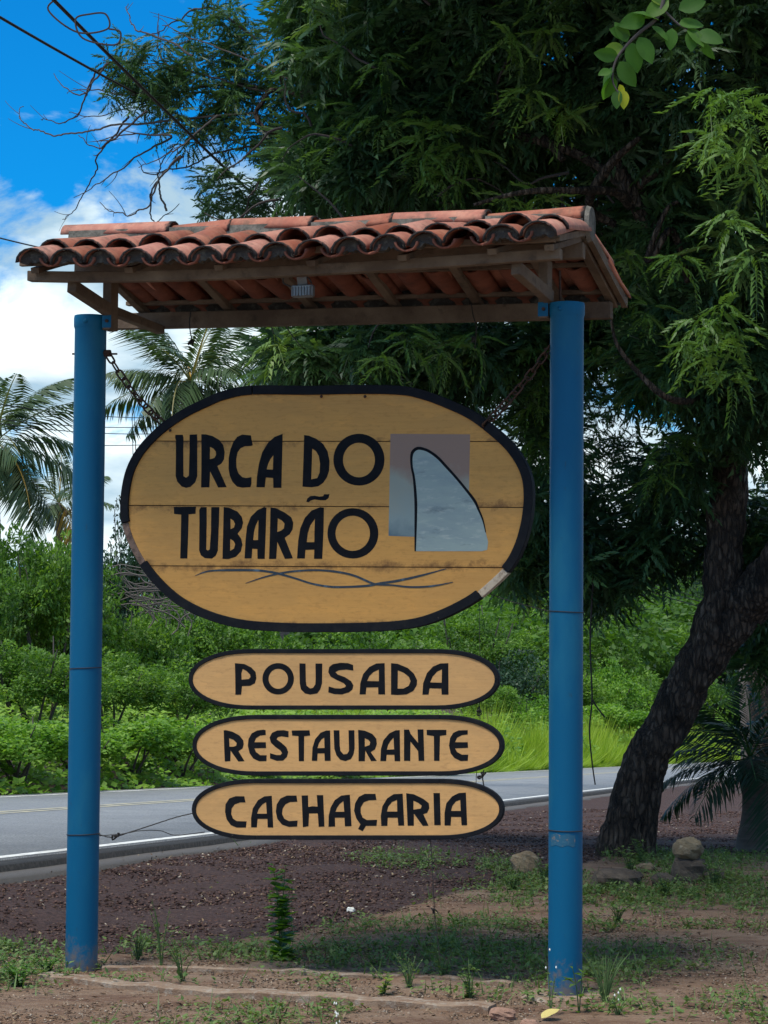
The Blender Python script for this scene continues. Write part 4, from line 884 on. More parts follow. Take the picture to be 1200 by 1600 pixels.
for pts, wid in [
    ([(985, 320, ZB), (960, 300, ZB - .2), (900, 298, ZB - .5), (820, 300, ZB - .6), (740, 320, ZB - .6)], [18, 15, 12, 9, 5]),
    ([(1060, 430, ZB), (1040, 330, ZB + .2), (1000, 285, ZB + .3), (980, 230, ZB + .5), (990, 130, ZB + 1)], [26, 24, 20, 15, 9]),
    ([(960, 350, ZB + .1), (925, 330, ZB), (925, 300, ZB - .2), (960, 250, ZB - .4), (1000, 215, ZB - .5)], [12, 14, 15, 14, 8]),
    ([(1075, 440, ZB - .1), (1050, 360, ZB - .3), (1020, 400, ZB - .4), (1012, 400, ZB - .4), (1040, 330, ZB - .4), (1060, 315, ZB - .4)], [12, 12, 12, 10, 8, 5]),
    ([(985, 300, ZB), (900, 240, ZB + .1), (735, 190, ZB + .3), (640, 155, ZB + .6), (560, 150, ZB + 1.0), (500, 145, ZB + 1.5), (430, 142, ZB + 2), (370, 132, ZB + 2.2), (320, 135, ZB + 2.2), (280, 145, ZB + 2.2), (215, 165, ZB + 2.2)], [16, 15, 13, 12, 13, 12, 9, 7, 5, 4, 2]),
    ([(500, 160, ZB + 1.6), (430, 140, ZB + 1.8), (410, 160, ZB + 1.8), (400, 180, ZB + 1.8), (420, 205, ZB + 1.8), (480, 208, ZB + 1.8)], [7, 8, 8, 8, 8, 5]),
    ([(880, 250, ZB), (760, 120, ZB + .5), (640, 60, ZB + .6), (560, 20, ZB + .6)], [12, 10, 8, 4]),
    ([(1000, 290, ZB), (1090, 200, ZB - .5), (1180, 120, ZB - .8), (1300, 40, ZB - 1)], [18, 16, 14, 10]),
    ([(955, 500, ZT - 2), (965, 540, ZT - 2), (1000, 585, ZT - 2), (1040, 620, ZT - 2), (1080, 625, ZT - 1.5), (1125, 600, ZT - .2)], [5, 6, 8, 10, 12, 14]),
    ([(1130, 640, ZT), (1000, 520, ZT + 1), (860, 540, ZT + 1.6), (760, 580, ZT + 1.8), (560, 560, ZT + 2)], [24, 18, 14, 10, 5]),
]: limb(pts, wid, seg=8, rough=.12)
# thin bare curling twigs reaching left over the sky
tw = [[(400, 178), (200, 195), (140, 205), (95, 208), (60, 205), (37, 195), (30, 180), (36, 166)],
      [(200, 180), (185, 200), (155, 240), (145, 280), (120, 320), (98, 341)], [(280, 245), (250, 280), (235, 315), (210, 333), (180, 332), (157, 318)],
      [(285, 245), (260, 265), (240, 300), (238, 340), (250, 343), (278, 318)], [(270, 212), (215, 245), (165, 280), (116, 308)], [(270, 212), (210, 210), (150, 220)],
      [(170, 100), (150, 125), (130, 150), (100, 138), (85, 118)], [(175, 100), (150, 115), (120, 180), (90, 192), (63, 185)], [(300, 85), (250, 60), (215, 50), (200, 30), (199, 6)],
      [(400, 60), (320, 10), (280, 30), (250, 50), (215, 60)], [(260, 330), (250, 300), (248, 270), (262, 240), (300, 200)], [(230, 170), (175, 220), (150, 230), (122, 212)],
      [(420, 145), (330, 120), (260, 100), (190, 95), (160, 90)], [(420, 150), (330, 145), (240, 160), (160, 180), (110, 175)], [(500, 150), (380, 90), (300, 60), (250, 40)],
      [(450, 215), (350, 240), (280, 262), (230, 270), (218, 250)], [(500, 240), (430, 270), (370, 300), (330, 290)], [(420, 250), (400, 290), (385, 320), (378, 345)],
      [(230, 140), (190, 150), (150, 140), (105, 145)], [(300, 130), (255, 95), (246, 60), (250, 20)], [(340, 180), (290, 225), (255, 245), (215, 262)]]
for k, pts in enumerate(tw):
    z = ZT + .3 + .4 * math.sin(k * 2.1); P = smooth_path([at(x, y, z + .1 * i) for i, (x, y) in enumerate(pts)], 9 * len(pts)); P = P + np.array([[.030 * noise.noise(Vector((i * .16, k * 5.1, j * 9.7))) + .012 * noise.noise(Vector((i * .6, k * 5.1, j * 9.7))) for j in range(3)] for i in range(len(P))]); R = np.linspace(.0105, .0030, len(P))
    mbt = MB(); mbt.add(*tube_vf(P, R, 5))
    for q in range(2 + k % 3):
        i = int(rng.integers(len(P) // 3, len(P) - 4)); d = P[i + 2] - P[i]; d /= np.linalg.norm(d); d = d + rng.normal(0, .55, 3) * [1, .3, 1]; d /= np.linalg.norm(d); ln_ = rng.uniform(.06, .22); e = rng.normal(0, .25, 3)
        mbt.add(*tube_vf([P[i] + d * ln_ * f + e * ln_ * f * f for f in np.linspace(0, 1, 6)], np.linspace(R[i] * .7, .0018, 6), 4))
    V, Fc = mbt.out(); part('bare_twig', V, Fc, M_twig if k % 2 else M_twiglight, neem)
# random inner branchlets
bl = MB()
for _ in range(260):
    px, py = rng.uniform(430, 1250), rng.uniform(-60, 460); z = rng.uniform(ZT - 2, ZT + 3); a = rng.normal(0, .9) + (math.pi if px < 1000 else 0); P = [at(px, py, z)]
    for _k in range(6): a += rng.normal(0, .35); px += 22 * math.cos(a); py += 22 * math.sin(a) ; P.append(at(px, py, z + .05 * _k))
    bl.add(*tube_vf(smooth_path(P, 12), np.linspace(.012, .004, 12), 4, cap=False))
o = part('branchlets', *bl.out(), M_twig, neem); tag(o, kind='stuff')

cr_ = []
B = [ # px,py,rx,ry,Z,rz,n
 (620, 70, 190, 110, ZT - .5, 1.3, 120), (560, 20, 130, 60, ZT, 1, 40), (850, 90, 200, 150, ZT - 1, 1.4, 170), (1080, 130, 190, 180, ZT - 1.5, 1.5, 190), (700, 210, 190, 110, ZT - .6, 1.2, 150),
 (520, 260, 80, 80, ZT, .9, 45), (590, 290, 130, 60, ZT - .5, .8, 60), (1110, 380, 150, 160, ZT - 1, 1.4, 150), (880, 320, 230, 90, ZT + .8, 1, 120), (1000, 470, 120, 70, ZT + .6, 1, 60), (900, 500, 100, 60, ZT + 1.6, .8, 30),
 (640, 560, 230, 60, ZT + .6, 1, 130), (470, 570, 50, 50, ZT + 1, .6, 22), (560, 640, 120, 50, ZT + 1.6, .8, 20), (700, 620, 60, 50, ZT + .8, .8, 20), (1070, 560, 90, 90, ZT - .8, 1.0, 80), (1170, 600, 110, 120, ZT - .8, 1, 100),
 (845, 760, 45, 150, ZT + 1.2, .8, 45), (815, 870, 45, 60, ZT + 1.4, .6, 25), (925, 890, 60, 75, ZT + 1, .6, 30), (1000, 880, 50, 50, ZT + .8, .6, 16), (890, 560, 60, 50, ZT + .8, .6, 18), (920, 800, 40, 40, ZT + 1.4, .6, 8), (860, 660, 40, 60, ZT + 1.2, .6, 12), (1060, 740, 60, 60, ZT + .4, .7, 20),
 (1060, 830, 70, 70, ZT + 1, .7, 26), (1190, 870, 50, 90, ZT + .6, .6, 32), (1195, 1010, 40, 60, ZT + .8, .5, 20), (900, 430, 80, 40, ZT + 1, .5, 14),
]
for (px, py, rx_, ry_, Z, rz, n) in B: cr_ += pxblob(px, py, rx_, ry_, Z, rz, int(n * 1.8), tone_mu=rng.uniform(.25, .5), young=.04)
for (px, py, rx_, ry_, n) in ((250, 105, 90, 50, 34), (215, 130, 40, 50, 14), (300, 170, 60, 50, 26), (330, 120, 90, 80, 40), (390, 190, 70, 80, 34), (225, 160, 60, 40, 12), (350, 310, 50, 40, 26), (420, 100, 70, 90, 42), (290, 210, 40, 30, 8), (345, 40, 50, 50, 26), (440, 260, 50, 60, 30), (470, 180, 60, 120, 40), (400, 320, 30, 25, 12), (970, 640, 70, 70, 34), (950, 740, 50, 50, 24), (800, 620, 60, 40, 16), (1040, 600, 30, 40, 10)):
    cr_ += pxblob(px, py, rx_, ry_, ZT + .6, .5, n, tone_mu=.4, scale=(.38, .7), young=0)
# unseen crown added overhead and to the right, out of view, for its shade
for c, r, n in (((1.6, 14.5, 7.6), (3.6, 4.0, 1.3), 420), ((5.6, 15.5, 6.4), (2.6, 3.5, 2.2), 260), ((4.2, 11.5, 6.6), (2.6, 2.6, 1.2), 230)):
    cr_ += fill_blob(c, r, n, SPR, scale=(1.1, 1.7))
V, Fq, T = join(cr_); print('neem crown quads', len(Fq))
o = part('crown', V, Fq, M_neem, neem, tone=T); tag(o, kind='stuff')
# lighter outer sprays one can pick out, each a part
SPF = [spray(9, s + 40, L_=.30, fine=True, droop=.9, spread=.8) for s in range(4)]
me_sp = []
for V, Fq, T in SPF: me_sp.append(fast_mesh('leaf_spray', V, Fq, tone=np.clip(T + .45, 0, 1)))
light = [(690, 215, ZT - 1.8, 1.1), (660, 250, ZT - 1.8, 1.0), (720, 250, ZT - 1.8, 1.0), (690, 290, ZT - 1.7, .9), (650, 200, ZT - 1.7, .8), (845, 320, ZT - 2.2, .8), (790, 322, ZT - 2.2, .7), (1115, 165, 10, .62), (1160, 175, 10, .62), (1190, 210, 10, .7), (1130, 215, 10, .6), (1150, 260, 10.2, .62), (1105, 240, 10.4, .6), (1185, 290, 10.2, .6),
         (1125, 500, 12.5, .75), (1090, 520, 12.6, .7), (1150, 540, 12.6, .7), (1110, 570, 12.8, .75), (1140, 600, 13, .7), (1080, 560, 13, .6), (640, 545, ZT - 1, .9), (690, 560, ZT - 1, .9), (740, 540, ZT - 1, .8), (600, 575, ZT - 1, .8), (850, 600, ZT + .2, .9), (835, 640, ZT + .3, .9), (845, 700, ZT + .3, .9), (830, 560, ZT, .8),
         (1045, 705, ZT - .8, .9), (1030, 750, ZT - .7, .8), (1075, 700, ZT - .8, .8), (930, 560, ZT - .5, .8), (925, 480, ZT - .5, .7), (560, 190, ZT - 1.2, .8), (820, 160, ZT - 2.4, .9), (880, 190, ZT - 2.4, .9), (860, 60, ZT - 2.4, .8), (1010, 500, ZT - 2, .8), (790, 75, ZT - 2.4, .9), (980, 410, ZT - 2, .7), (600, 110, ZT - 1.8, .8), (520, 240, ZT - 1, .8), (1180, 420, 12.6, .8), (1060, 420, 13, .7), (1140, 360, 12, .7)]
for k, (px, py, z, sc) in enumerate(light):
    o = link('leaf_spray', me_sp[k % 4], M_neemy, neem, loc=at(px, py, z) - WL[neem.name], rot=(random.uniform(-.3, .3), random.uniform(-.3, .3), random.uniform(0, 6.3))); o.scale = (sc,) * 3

# ------------------------------------------------------------------ near branch with rounded leaves (top right)
Zn = 7.0
nb = thing('leafy_twig', 'twig with broad rounded bright leaves hanging in at the top right', 'twig', at(1060, -260, Zn))
P = smooth_path([at(x, y, Zn) for x, y in ((1060, -260), (1050, -120), (1040, -20), (1028, 25), (1000, 50), (978, 72), (962, 95), (957, 125), (968, 148))], 60)
part('stem', *tube_vf(P, np.linspace(.009, .0022, 60), 6), M_twiglight, nb, smooth=True)
P = smooth_path([at(x, y, Zn) for x, y in ((1034, 12), (1060, 38), (1085, 52), (1100, 66))], 16); part('stem', *tube_vf(P, np.linspace(.004, .0015, 16), 5), M_twiglight, nb)
def broad_leaf_mesh(seed, tone):
    V = []; ns = 7
    for i in range(ns + 1):
        f = i / ns; w = .30 * math.sin(math.pi * min(1, f ** .85)) ** .75 if 0 < f < 1 else 0.004
        for x in (-1, -.5, 0, .5, 1): V.append((x * w, f, .10 * abs(x) * w * 2 - .14 * f * f + .012 * math.sin(seed + i * 1.7) * x))
    Fq = [(i * 5 + j, i * 5 + j + 1, (i + 1) * 5 + j + 1, (i + 1) * 5 + j) for i in range(ns) for j in range(4)]
    return fast_mesh('leaf', V, np.array(Fq), tone=np.full(len(V), tone), smooth=True)
me_bl = [broad_leaf_mesh(1, .35), broad_leaf_mesh(2, .5), broad_leaf_mesh(3, .62)]; me_yl = broad_leaf_mesh(5, .98)
leaves = [(1008, 28, 200, 46), (1030, 32, 160, 44), (1045, 0, 215, 46), (1060, 15, 20, 46), (1060, 38, 5, 42), (1075, 44, -50, 40), (1088, 52, -20, 44), (1098, 64, -60, 34), (1050, 44, -95, 34), (985, 56, 165, 34), (980, 66, 120, 36), (975, 74, 190, 40), (966, 88, 175, 38),
          (985, 66, -75, 48), (998, 58, -62, 46), (968, 96, -60, 46), (960, 104, -120, 44), (957, 118, -105, 42), (965, 140, -95, 30), (1018, 40, -40, 36), (1036, 10, 120, 40), (1082, 46, -95, 36), (955, 110, 200, 24), (1100, 60, 10, 30)]
for k, (x, y, a, l) in enumerate(leaves + [(973, 140, -85, 30), (968, 132, -70, 20)]):
    yel = k >= len(leaves); me = me_yl if yel else me_bl[k % 3]; a = math.radians(a); d = RGT * math.cos(a) + UPV * math.sin(a) + fwd * random.uniform(-.5, .5); d /= np.linalg.norm(d)
    zz = -fwd + rng.normal(0, .45, 3); xx = np.cross(d, zz); xx /= np.linalg.norm(xx); zz = np.cross(xx, d); R = Matrix([[xx[i], d[i], zz[i]] for i in range(3)]).to_4x4() @ Matrix.Scale(l / F * Zn * 1.02, 4); R.translation = Vector(at(x, y, Zn) - WL[nb.name])
    o = link('leaf', me, M_broad, nb); o.matrix_local = R
    if yel: o['label'] = 'yellowing leaf at the tip of the twig'

# ------------------------------------------------------------------ shrubs, trees and palms across the road
def bush_mesh(n, R=(1, 1, .9), leaf=.055, lumps=26, seed=0, flat=.5, name='crown', fine=False, bot=-.6, lr=(.20, .38)):
    g = np.random.default_rng(seed); d = g.normal(size=(lumps, 3)); d[:, 2] = np.abs(d[:, 2]) * .9 - .15; d /= np.linalg.norm(d, axis=1)[:, None]; c = d * g.uniform(.35, .86, (lumps, 1)); rad = g.uniform(*lr, lumps)
    k = g.integers(0, lumps, n); q = g.normal(size=(n, 3)); q /= np.linalg.norm(q, axis=1)[:, None]; P = c[k] + q * (rad[k] * g.uniform(.55, 1.0, n) ** .5)[:, None]; P[:, 2] *= R[2]
    kk = P[:, 2] > bot; P = P[kk]; k = k[kk]; n = len(P); outd = P / (np.linalg.norm(P, axis=1)[:, None] + 1e-6)
    y = g.normal(size=(n, 3)) + outd * .7 + np.array([0, 0, -.15]); up = g.normal(size=(n, 3)) * .6 + np.array([0, 0, 1]) + outd * .5
    y /= np.linalg.norm(y, axis=1)[:, None]; x = np.cross(y, up); x /= np.linalg.norm(x, axis=1)[:, None]; z = np.cross(x, y); Rm = np.stack([x, y, z], -1)
    tone = np.clip(.45 + .15 * g.normal(size=n) + g.uniform(-.28, .28, lumps)[k], 0, 1)
    pv = LEAF1[0] * np.array([flat, 1, 1]); V, Fq, T = scatter(pv, LEAF1[1], Rm, P, leaf * g.uniform(.6, 1.3, n), tone)
    return fast_mesh(name, V, Fq, tone=T)
def stems_mesh(seed, k=7, h=.9):
    g = np.random.default_rng(seed); mb = MB()
    for _ in range(k):
        a = g.uniform(0, 6.3); P = smooth_path([(0, 0, -1.0), (.15 * math.cos(a), .15 * math.sin(a), -.6), (.4 * math.cos(a + .3), .4 * math.sin(a + .3), -.1), (.62 * math.cos(a + .5), .62 * math.sin(a + .5), h * g.uniform(.3, .7))], 10); mb.add(*tube_vf(P, np.linspace(.03, .008, 10), 5, cap=False))
    return fast_mesh('stem', *mb.out())
me_fine = [bush_mesh(15000, leaf=.058, flat=.5, seed=s, lumps=75, lr=(.13, .25)) for s in (11, 12, 13)]
me_low = [bush_mesh(7000, leaf=.085, flat=.75, seed=s, lumps=26, R=(1, 1, .75)) for s in (21, 22)]
me_open = [bush_mesh(6000, leaf=.075, flat=.5, seed=s, lumps=40) for s in (31, 32)]
me_stem = [stems_mesh(s) for s in (1, 2)]
def shrub(px, pyt, Z, wpx, hpx, mesh, m, name, label, group, base=None, cat='shrub', stem=True):
    """crown top at photo row pyt, size in photo pixels at distance Z; stands on the ground"""
    top = at(px, pyt, Z); rx_ = wpx / 2 / F * Z; gz = float(ground_z(top[0], top[1])); rz = hpx / 2 / F * Z; cz = top[2] - rz * .95
    t = thing(name, label, cat, (top[0], top[1], gz), group)
    c = link('crown', mesh, m, t, loc=(0, 0, cz - gz)); c.scale = (rx_, rx_, rz); c.rotation_euler = (0, 0, random.uniform(0, 6.3)); tag(c, kind='stuff')
    if c.data.materials[0] != m: c.material_slots[0].link = 'OBJECT'; c.material_slots[0].material = m
    if stem:
        s = link('stem', random.choice(me_stem), M_twiglight, t, loc=(0, 0, cz - gz)); s.scale = (rx_, rx_, max(rz, (cz - gz) / 1.0) if cz > gz else rz)
    return t
G1 = 'shrubs beyond the road on the left'; G2 = 'shrubs beyond the road on the right'
def Zfar(px, t_off):       # distance along the column px where the far verge + t_off lies
    Z = 25.0
    while Z < 400:
        p = at(px, 1174, Z)
        if st(p)[1] > tf + t_off: return Z
        Z += .3
    return 400
# (px, top row, t offset, width, height, mesh, material, name, label)
shr = [
 (15, 775, 8, 240, 400, 0, M_bush, 'tall_shrub', 'tall feathery shrub left of the left post, below the yellowing palm frond', G1),
 (95, 810, 6, 230, 390, 1, M_bush, 'tall_shrub', 'tall feathery shrub rising directly behind the left post', G1),
 (-60, 800, 5, 200, 330, 2, M_bush, 'tall_shrub', 'feathery shrub cut by the left edge of the photo', G1),
 (205, 905, 5, 240, 320, 2, M_bush, 'tall_shrub', 'rounded green shrub between the left post and the signs', G1),
 (300, 905, 9, 220, 280, 0, M_bush, 'tall_shrub', 'green shrub behind the left ends of the small boards', G1),
 (400, 965, 8, 240, 280, 1, M_bush, 'tall_shrub', 'green shrub seen between the big sign and the POUSADA board', G1),
 (520, 960, 9, 240, 260, 2, M_bush, 'tall_shrub', 'green shrub behind the middle of the POUSADA board', G1),
 (640, 960, 10, 240, 250, 0, M_bush, 'tall_shrub', 'green shrub behind the right half of the POUSADA board', G1),
 (215, 800, 14, 130, 300, 3, M_bushdark, 'dark_shrub', 'dark open shrub between the left post and the big sign', G1),
 (235, 700, 20, 110, 260, 4, M_bushdark, 'dark_shrub', 'thin dark sapling at the left edge of the big sign under the palm', G1),
 (60, 985, 2.6, 250, 200, 0, M_bush, 'tall_shrub', 'lower dark green shrub left of the left post at mid height', G1),
 (170, 1000, 2.6, 230, 190, 1, M_bush, 'tall_shrub', 'low green shrub just right of the left post', G1),
 (270, 1015, 3, 230, 180, 2, M_bush, 'tall_shrub', 'low green shrub left of the POUSADA board', G1),
 (30, 1105, .9, 220, 130, 5, M_vine, 'vine_mound', 'bright leafy vine mound by the road at the far left', G1),
 (130, 1120, .8, 180, 120, 6, M_vine, 'vine_mound', 'bright leafy vine mound by the road behind the left post', G1),
 (210, 1100, .8, 200, 130, 5, M_vine, 'vine_mound', 'bright leafy vine mound by the road right of the left post', G1),
 (290, 1110, .8, 200, 120, 6, M_vine, 'vine_mound', 'bright leafy vine mound by the road left of the RESTAURANTE board', G1),
 (390, 1130, .8, 180, 100, 5, M_vine, 'vine_mound', 'bright vine mound hidden mostly behind the RESTAURANTE board', G1),
 (-50, 1110, .9, 200, 130, 6, M_vine, 'vine_mound', 'bright leafy vine mound cut by the left photo edge', G1),
 (500, 1130, .8, 180, 90, 6, M_vine, 'vine_mound', 'bright vine mound behind the middle small boards', G1),
 (620, 1125, .8, 180, 90, 5, M_vine, 'vine_mound', 'bright vine mound behind the right part of the small boards', G1),
 (745, 940, 9, 210, 200, 1, M_bush, 'tall_shrub', 'sunlit round shrub between the big sign and the right post', G2),
 (830, 925, 12, 220, 260, 2, M_bush, 'tall_shrub', 'round dark green shrub left of the right post', G2),
 (800, 1010, 5, 170, 160, 3, M_bushdark, 'dark_shrub', 'grey green shrub right of the POUSADA board', G2),
 (930, 940, 12, 200, 260, 0, M_bush, 'tall_shrub', 'green shrub right of the right post under the hanging leaves', G2),
 (1010, 950, 12, 210, 250, 1, M_bush, 'tall_shrub', 'bright green shrub left of the leaning trunk', G2),
 (1080, 930, 14, 200, 260, 3, M_bushdark, 'dark_shrub', 'dull green tree crown beside the upper leaning trunk', G2),
 (945, 1020, 5, 150, 170, 4, M_vine, 'open_shrub', 'pale leafy shrub just right of the right post', G2),
 (1000, 1040, 5, 150, 150, 3, M_bush, 'open_shrub', 'pale green shrub against the leaning trunk', G2),
 (870, 1020, 6, 170, 150, 0, M_bush, 'tall_shrub', 'green shrub hidden mostly behind the right post', G2),
 (760, 1050, 3, 150, 110, 2, M_bush, 'tall_shrub', 'low green shrub right of the RESTAURANTE board', G2),
 (840, 1080, 2.5, 150, 100, 4, M_vine, 'open_shrub', 'low bright shrub in the grass left of the right post', G2),
 (920, 1085, 2.5, 130, 90, 5, M_vine, 'open_shrub', 'low bright shrub in the grass right of the right post', G2),
 (985, 1095, 2.5, 120, 80, 6, M_vine, 'open_shrub', 'low bright shrub in the grass beside the leaning trunk', G2),
 (1090, 1040, 6, 200, 180, 0, M_bush, 'tall_shrub', 'green shrub behind the leaning trunk', G2),
 (1180, 1030, 8, 200, 190, 1, M_bushdark, 'dark_shrub', 'dark shrub right of the leaning trunk above the small palm', G2),
]
meshes = [me_fine[0], me_fine[1], me_fine[2], me_open[0], me_open[1], me_low[0], me_low[1]]
for px, pyt, to, wp, hp, mi_, m, nm, lb, gr in shr: shrub(px, pyt, Zfar(px, to), wp, hp, meshes[mi_], m, nm, lb, gr)
# a far wood that closes the horizon behind the shrubs
fw_ = []
V = []; 
gI = 0
far_list = []
for s in np.arange(-60, 420, 5.0):
    c = from_st(s, tf + 24 + 6 * math.sin(s)); z = float(ground_z(c[0], c[1])); far_list.append((c[0], c[1], z))
c = np.array(far_list); n = len(c); pv, pf = None, None
src = me_open[0]; nv = len(src.vertices); co = np.empty(nv * 3, np.float32); src.vertices.foreach_get('co', co); co = co.reshape(-1, 3)[:16000]; pf = np.arange(len(co)).reshape(-1, 4)
A = rng.uniform(0, 6.28, n); R = np.zeros((n, 3, 3)); R[:, 0, 0] = np.cos(A); R[:, 0, 1] = -np.sin(A); R[:, 1, 0] = np.sin(A); R[:, 1, 1] = np.cos(A); R[:, 2, 2] = 1
cpx = 600 + (c[:, 0] / c[:, 1]) * F; topz = 1.7 + (1006 - (np.interp(cpx, [0, 300, 600, 1000], [850, 880, 880, 850]) + rng.normal(0, 12, n))) / F * c[:, 1]
hh = (topz - c[:, 2]) / 1.75; V, Fq, T = scatter(co * np.array([1.2, 1.2, .95]), pf, R, c + np.c_[np.zeros((n, 2)), hh * .85], hh, rng.uniform(.2, .6, n))
o = link('far_wood', fast_mesh('far_wood', V, Fq, tone=T), M_bush); tag(o, 'low green wood closing the view beyond the roadside shrubs', 'wood', kind='stuff')

# grass along the far verge, right side
def blades(P, h, w, lean=.35):
    n = len(P); a = rng.uniform(0, 6.28, n); la = rng.uniform(0, 6.28, n); hh = h * rng.uniform(.5, 1.2, n); side = np.c_[np.cos(a), np.sin(a), np.zeros(n)] * (w * rng.uniform(.6, 1.2, n))[:, None]
    ld = np.c_[np.cos(la), np.sin(la), np.zeros(n)] * (hh * lean * rng.uniform(.2, 1.3, n))[:, None]; up = np.c_[np.zeros((n, 2)), hh]
    V = np.stack([P - side, P + side, P + ld * .35 + up * .55 + side * .7, P + ld + up, P + ld * .35 + up * .55 - side * .7], 1).reshape(-1, 3)
    i = np.arange(n)[:, None] * 5; Fq = np.concatenate([i + [[0, 1, 2, 4]], i + [[4, 2, 3, 3]]], 0); return V, Fq
def tri_blades(P, h, w, lean=.35):
    n = len(P); a = rng.uniform(0, 6.28, n); la = rng.uniform(0, 6.28, n); hh = h * rng.uniform(.5, 1.25, n); side = np.c_[np.cos(a), np.sin(a), np.zeros(n)] * (w * rng.uniform(.6, 1.2, n))[:, None]
    ld = np.c_[np.cos(la), np.sin(la), np.zeros(n)] * (hh * lean * rng.uniform(.2, 1.3, n))[:, None]; up = np.c_[np.zeros((n, 2)), hh]
    V = np.stack([P - side, P + side, P + ld + up], 1).reshape(-1, 3); return V, np.arange(3 * n).reshape(-1, 3)
n = 110000; s = rng.uniform(42, 190, n) ; t_ = tf + .15 + rng.exponential(1.6, n); xy = P0[:2] + s[:, None] * sh[:2] + t_[:, None] * th_[:2]
P = np.c_[xy, ground_z(xy[:, 0], xy[:, 1]) - .02]; clump = np.array([noise.noise(Vector((a * .35, b * .9, 0))) for a, b in zip(s, t_)]); V, Fq = tri_blades(P, 1.1, .032, lean=.8); hf = np.repeat(np.clip(.7 + clump * 1.5 + .15 * (t_ - tf), .2, 2.0), 3); zb = np.repeat(P[:, 2], 3); V[:, 2] = zb + (V[:, 2] - zb) * hf
o = link('verge_grass', fast_mesh('verge_grass', V, Fq, tone=np.repeat(np.clip(.5 + .5 * clump + rng.normal(0, .12, n), 0, 1), 3)), M_grass); tag(o, 'tall bright yellow green grass on the far verge of the road', 'grass', kind='stuff')

n = 60000; s = rng.uniform(40, 190, n); t_ = tf + .3 + rng.exponential(2.4, n); xy = P0[:2] + s[:, None] * sh[:2] + t_[:, None] * th_[:2]
cl = np.array([noise.noise(Vector((a * .28, b * .8, 40))) + .6 * noise.noise(Vector((a * .9, b * 1.8, 12))) for a, b in zip(s, t_)]); k = cl > .05; s, t_, xy, cl = s[k], t_[k], xy[k], cl[k]; n = len(s)
P = np.c_[xy, ground_z(xy[:, 0], xy[:, 1]) + (cl * 2.6 + .3).clip(0, 2.2) * rng.uniform(.3, 1.05, n)]; R = rot_from_dirs(rng.normal(size=(n, 3)) * [1, 1, .7], up=np.array([0, -.35, 1.0]))
V, Fq, T = scatter(LEAF1[0] * [.7, 1, 1], LEAF1[1], R, P, rng.uniform(.10, .26, n), (.3 + .6 * cl + rng.normal(0, .2, n)).clip(0, 1))
o = link('verge_herbs', fast_mesh('verge_herbs', V, Fq, tone=T), M_vine); tag(o, 'bushy bright herbs growing among the verge grass at right', 'herbs', kind='stuff')
# leafy creeper band along the far verge, left side
n = 100000; s = rng.uniform(-6, 75, n); t_ = tf + .1 + rng.uniform(0, 1, n) ** .8 * 6; xy = P0[:2] + s[:, None] * sh[:2] + t_[:, None] * th_[:2]
hh = np.array([.55 + .55 * noise.noise(Vector((a * .5, b * .6, 5))) + .35 * noise.noise(Vector((a * 1.7, b * 1.7, 1))) for a, b in zip(s, t_)]) * np.clip((t_ - tf) * .75, .12, 2.1) * 1.15
P = np.c_[xy, ground_z(xy[:, 0], xy[:, 1]) + np.maximum(hh, .03) * rng.uniform(.55, 1.05, n)]; R = rot_from_dirs(rng.normal(size=(n, 3)) * [1, 1, .5], up=np.array([0, -.35, 1.0]))
V, Fq, T = scatter(LEAF1[0] * [.8, 1, 1], LEAF1[1], R, P, rng.uniform(.07, .17, n), (.45 + .5 * hh + rng.normal(0, .16, n)).clip(0, 1))
o = link('creeper', fast_mesh('creeper', V, Fq, tone=T), M_vine); tag(o, 'bright leafy creeper covering the far verge at left', 'ground cover', kind='stuff')

# palms
def frond_mesh(L_=1.0, npair=34, droop=.8, ll=.34, tone=.45, seed=0, hang=.5):
    g = np.random.default_rng(seed); V = []; Fq = []; T = []
    def rc(f): return np.array([0, L_ * (f - .16 * droop * f * f), L_ * (.22 * f - droop * .62 * f * f)])
    P = [rc(f) for f in np.linspace(0, 1, 14)]
    for k in range(13):
        a, b = P[k], P[k + 1]; w = .012 * (1 - k / 14) + .002; n = len(V); V += [a + (w, 0, 0), a - (w, 0, 0), b - (w * .9, 0, 0), b + (w * .9, 0, 0)]; Fq.append([n, n + 1, n + 2, n + 3]); T += [.9] * 4
    for i in range(npair):
        f = .12 + .88 * i / npair; p = rc(f); tg = rc(min(1, f + .02)) - rc(f - .02); tg /= np.linalg.norm(tg)
        for sg in (-1, 1):
            l = ll * (math.sin(math.pi * min(1, .18 + .8 * f)) ** .6) * g.uniform(.85, 1.1); d = np.array([sg * .75, 0, 0]) + tg * .65 + np.array([0, 0, -.18]) + g.normal(0, .07, 3); d /= np.linalg.norm(d)
            w = .0115; m_ = p + d * l * .5 + np.array([0, 0, -hang * l * .12]); e = p + d * l * .92 + np.array([0, 0, -hang * l * .75]); sd_ = np.cross(d, (0, 0, 1)); sd_ /= np.linalg.norm(sd_)
            n = len(V); V += [p, m_ - sd_ * w, e, m_ + sd_ * w]; Fq.append([n, n + 1, n + 2, n + 3]); T += [tone + g.uniform(-.12, .12)] * 4
    return fast_mesh('frond', V, np.array(Fq), tone=np.clip(T, 0, 1))
me_fr = [frond_mesh(seed=1, droop=.75, hang=.8), frond_mesh(seed=2, droop=1.0, hang=1.0), frond_mesh(seed=3, droop=.5, hang=.6)]
me_dry = frond_mesh(seed=5, droop=1.2, hang=1.2, tone=1.0); me_low_fr = [frond_mesh(seed=7, droop=.6, hang=.25, npair=30, ll=.36, tone=.2), frond_mesh(seed=8, droop=.95, hang=.5, npair=30, ll=.36, tone=.25)]
M_palmtrunk = mat('palm_trunk', (.16, .13, .11), rough=.9, vary=((.09, .07, .06), 6, .4, .7), stretch=(1, 1, 5))
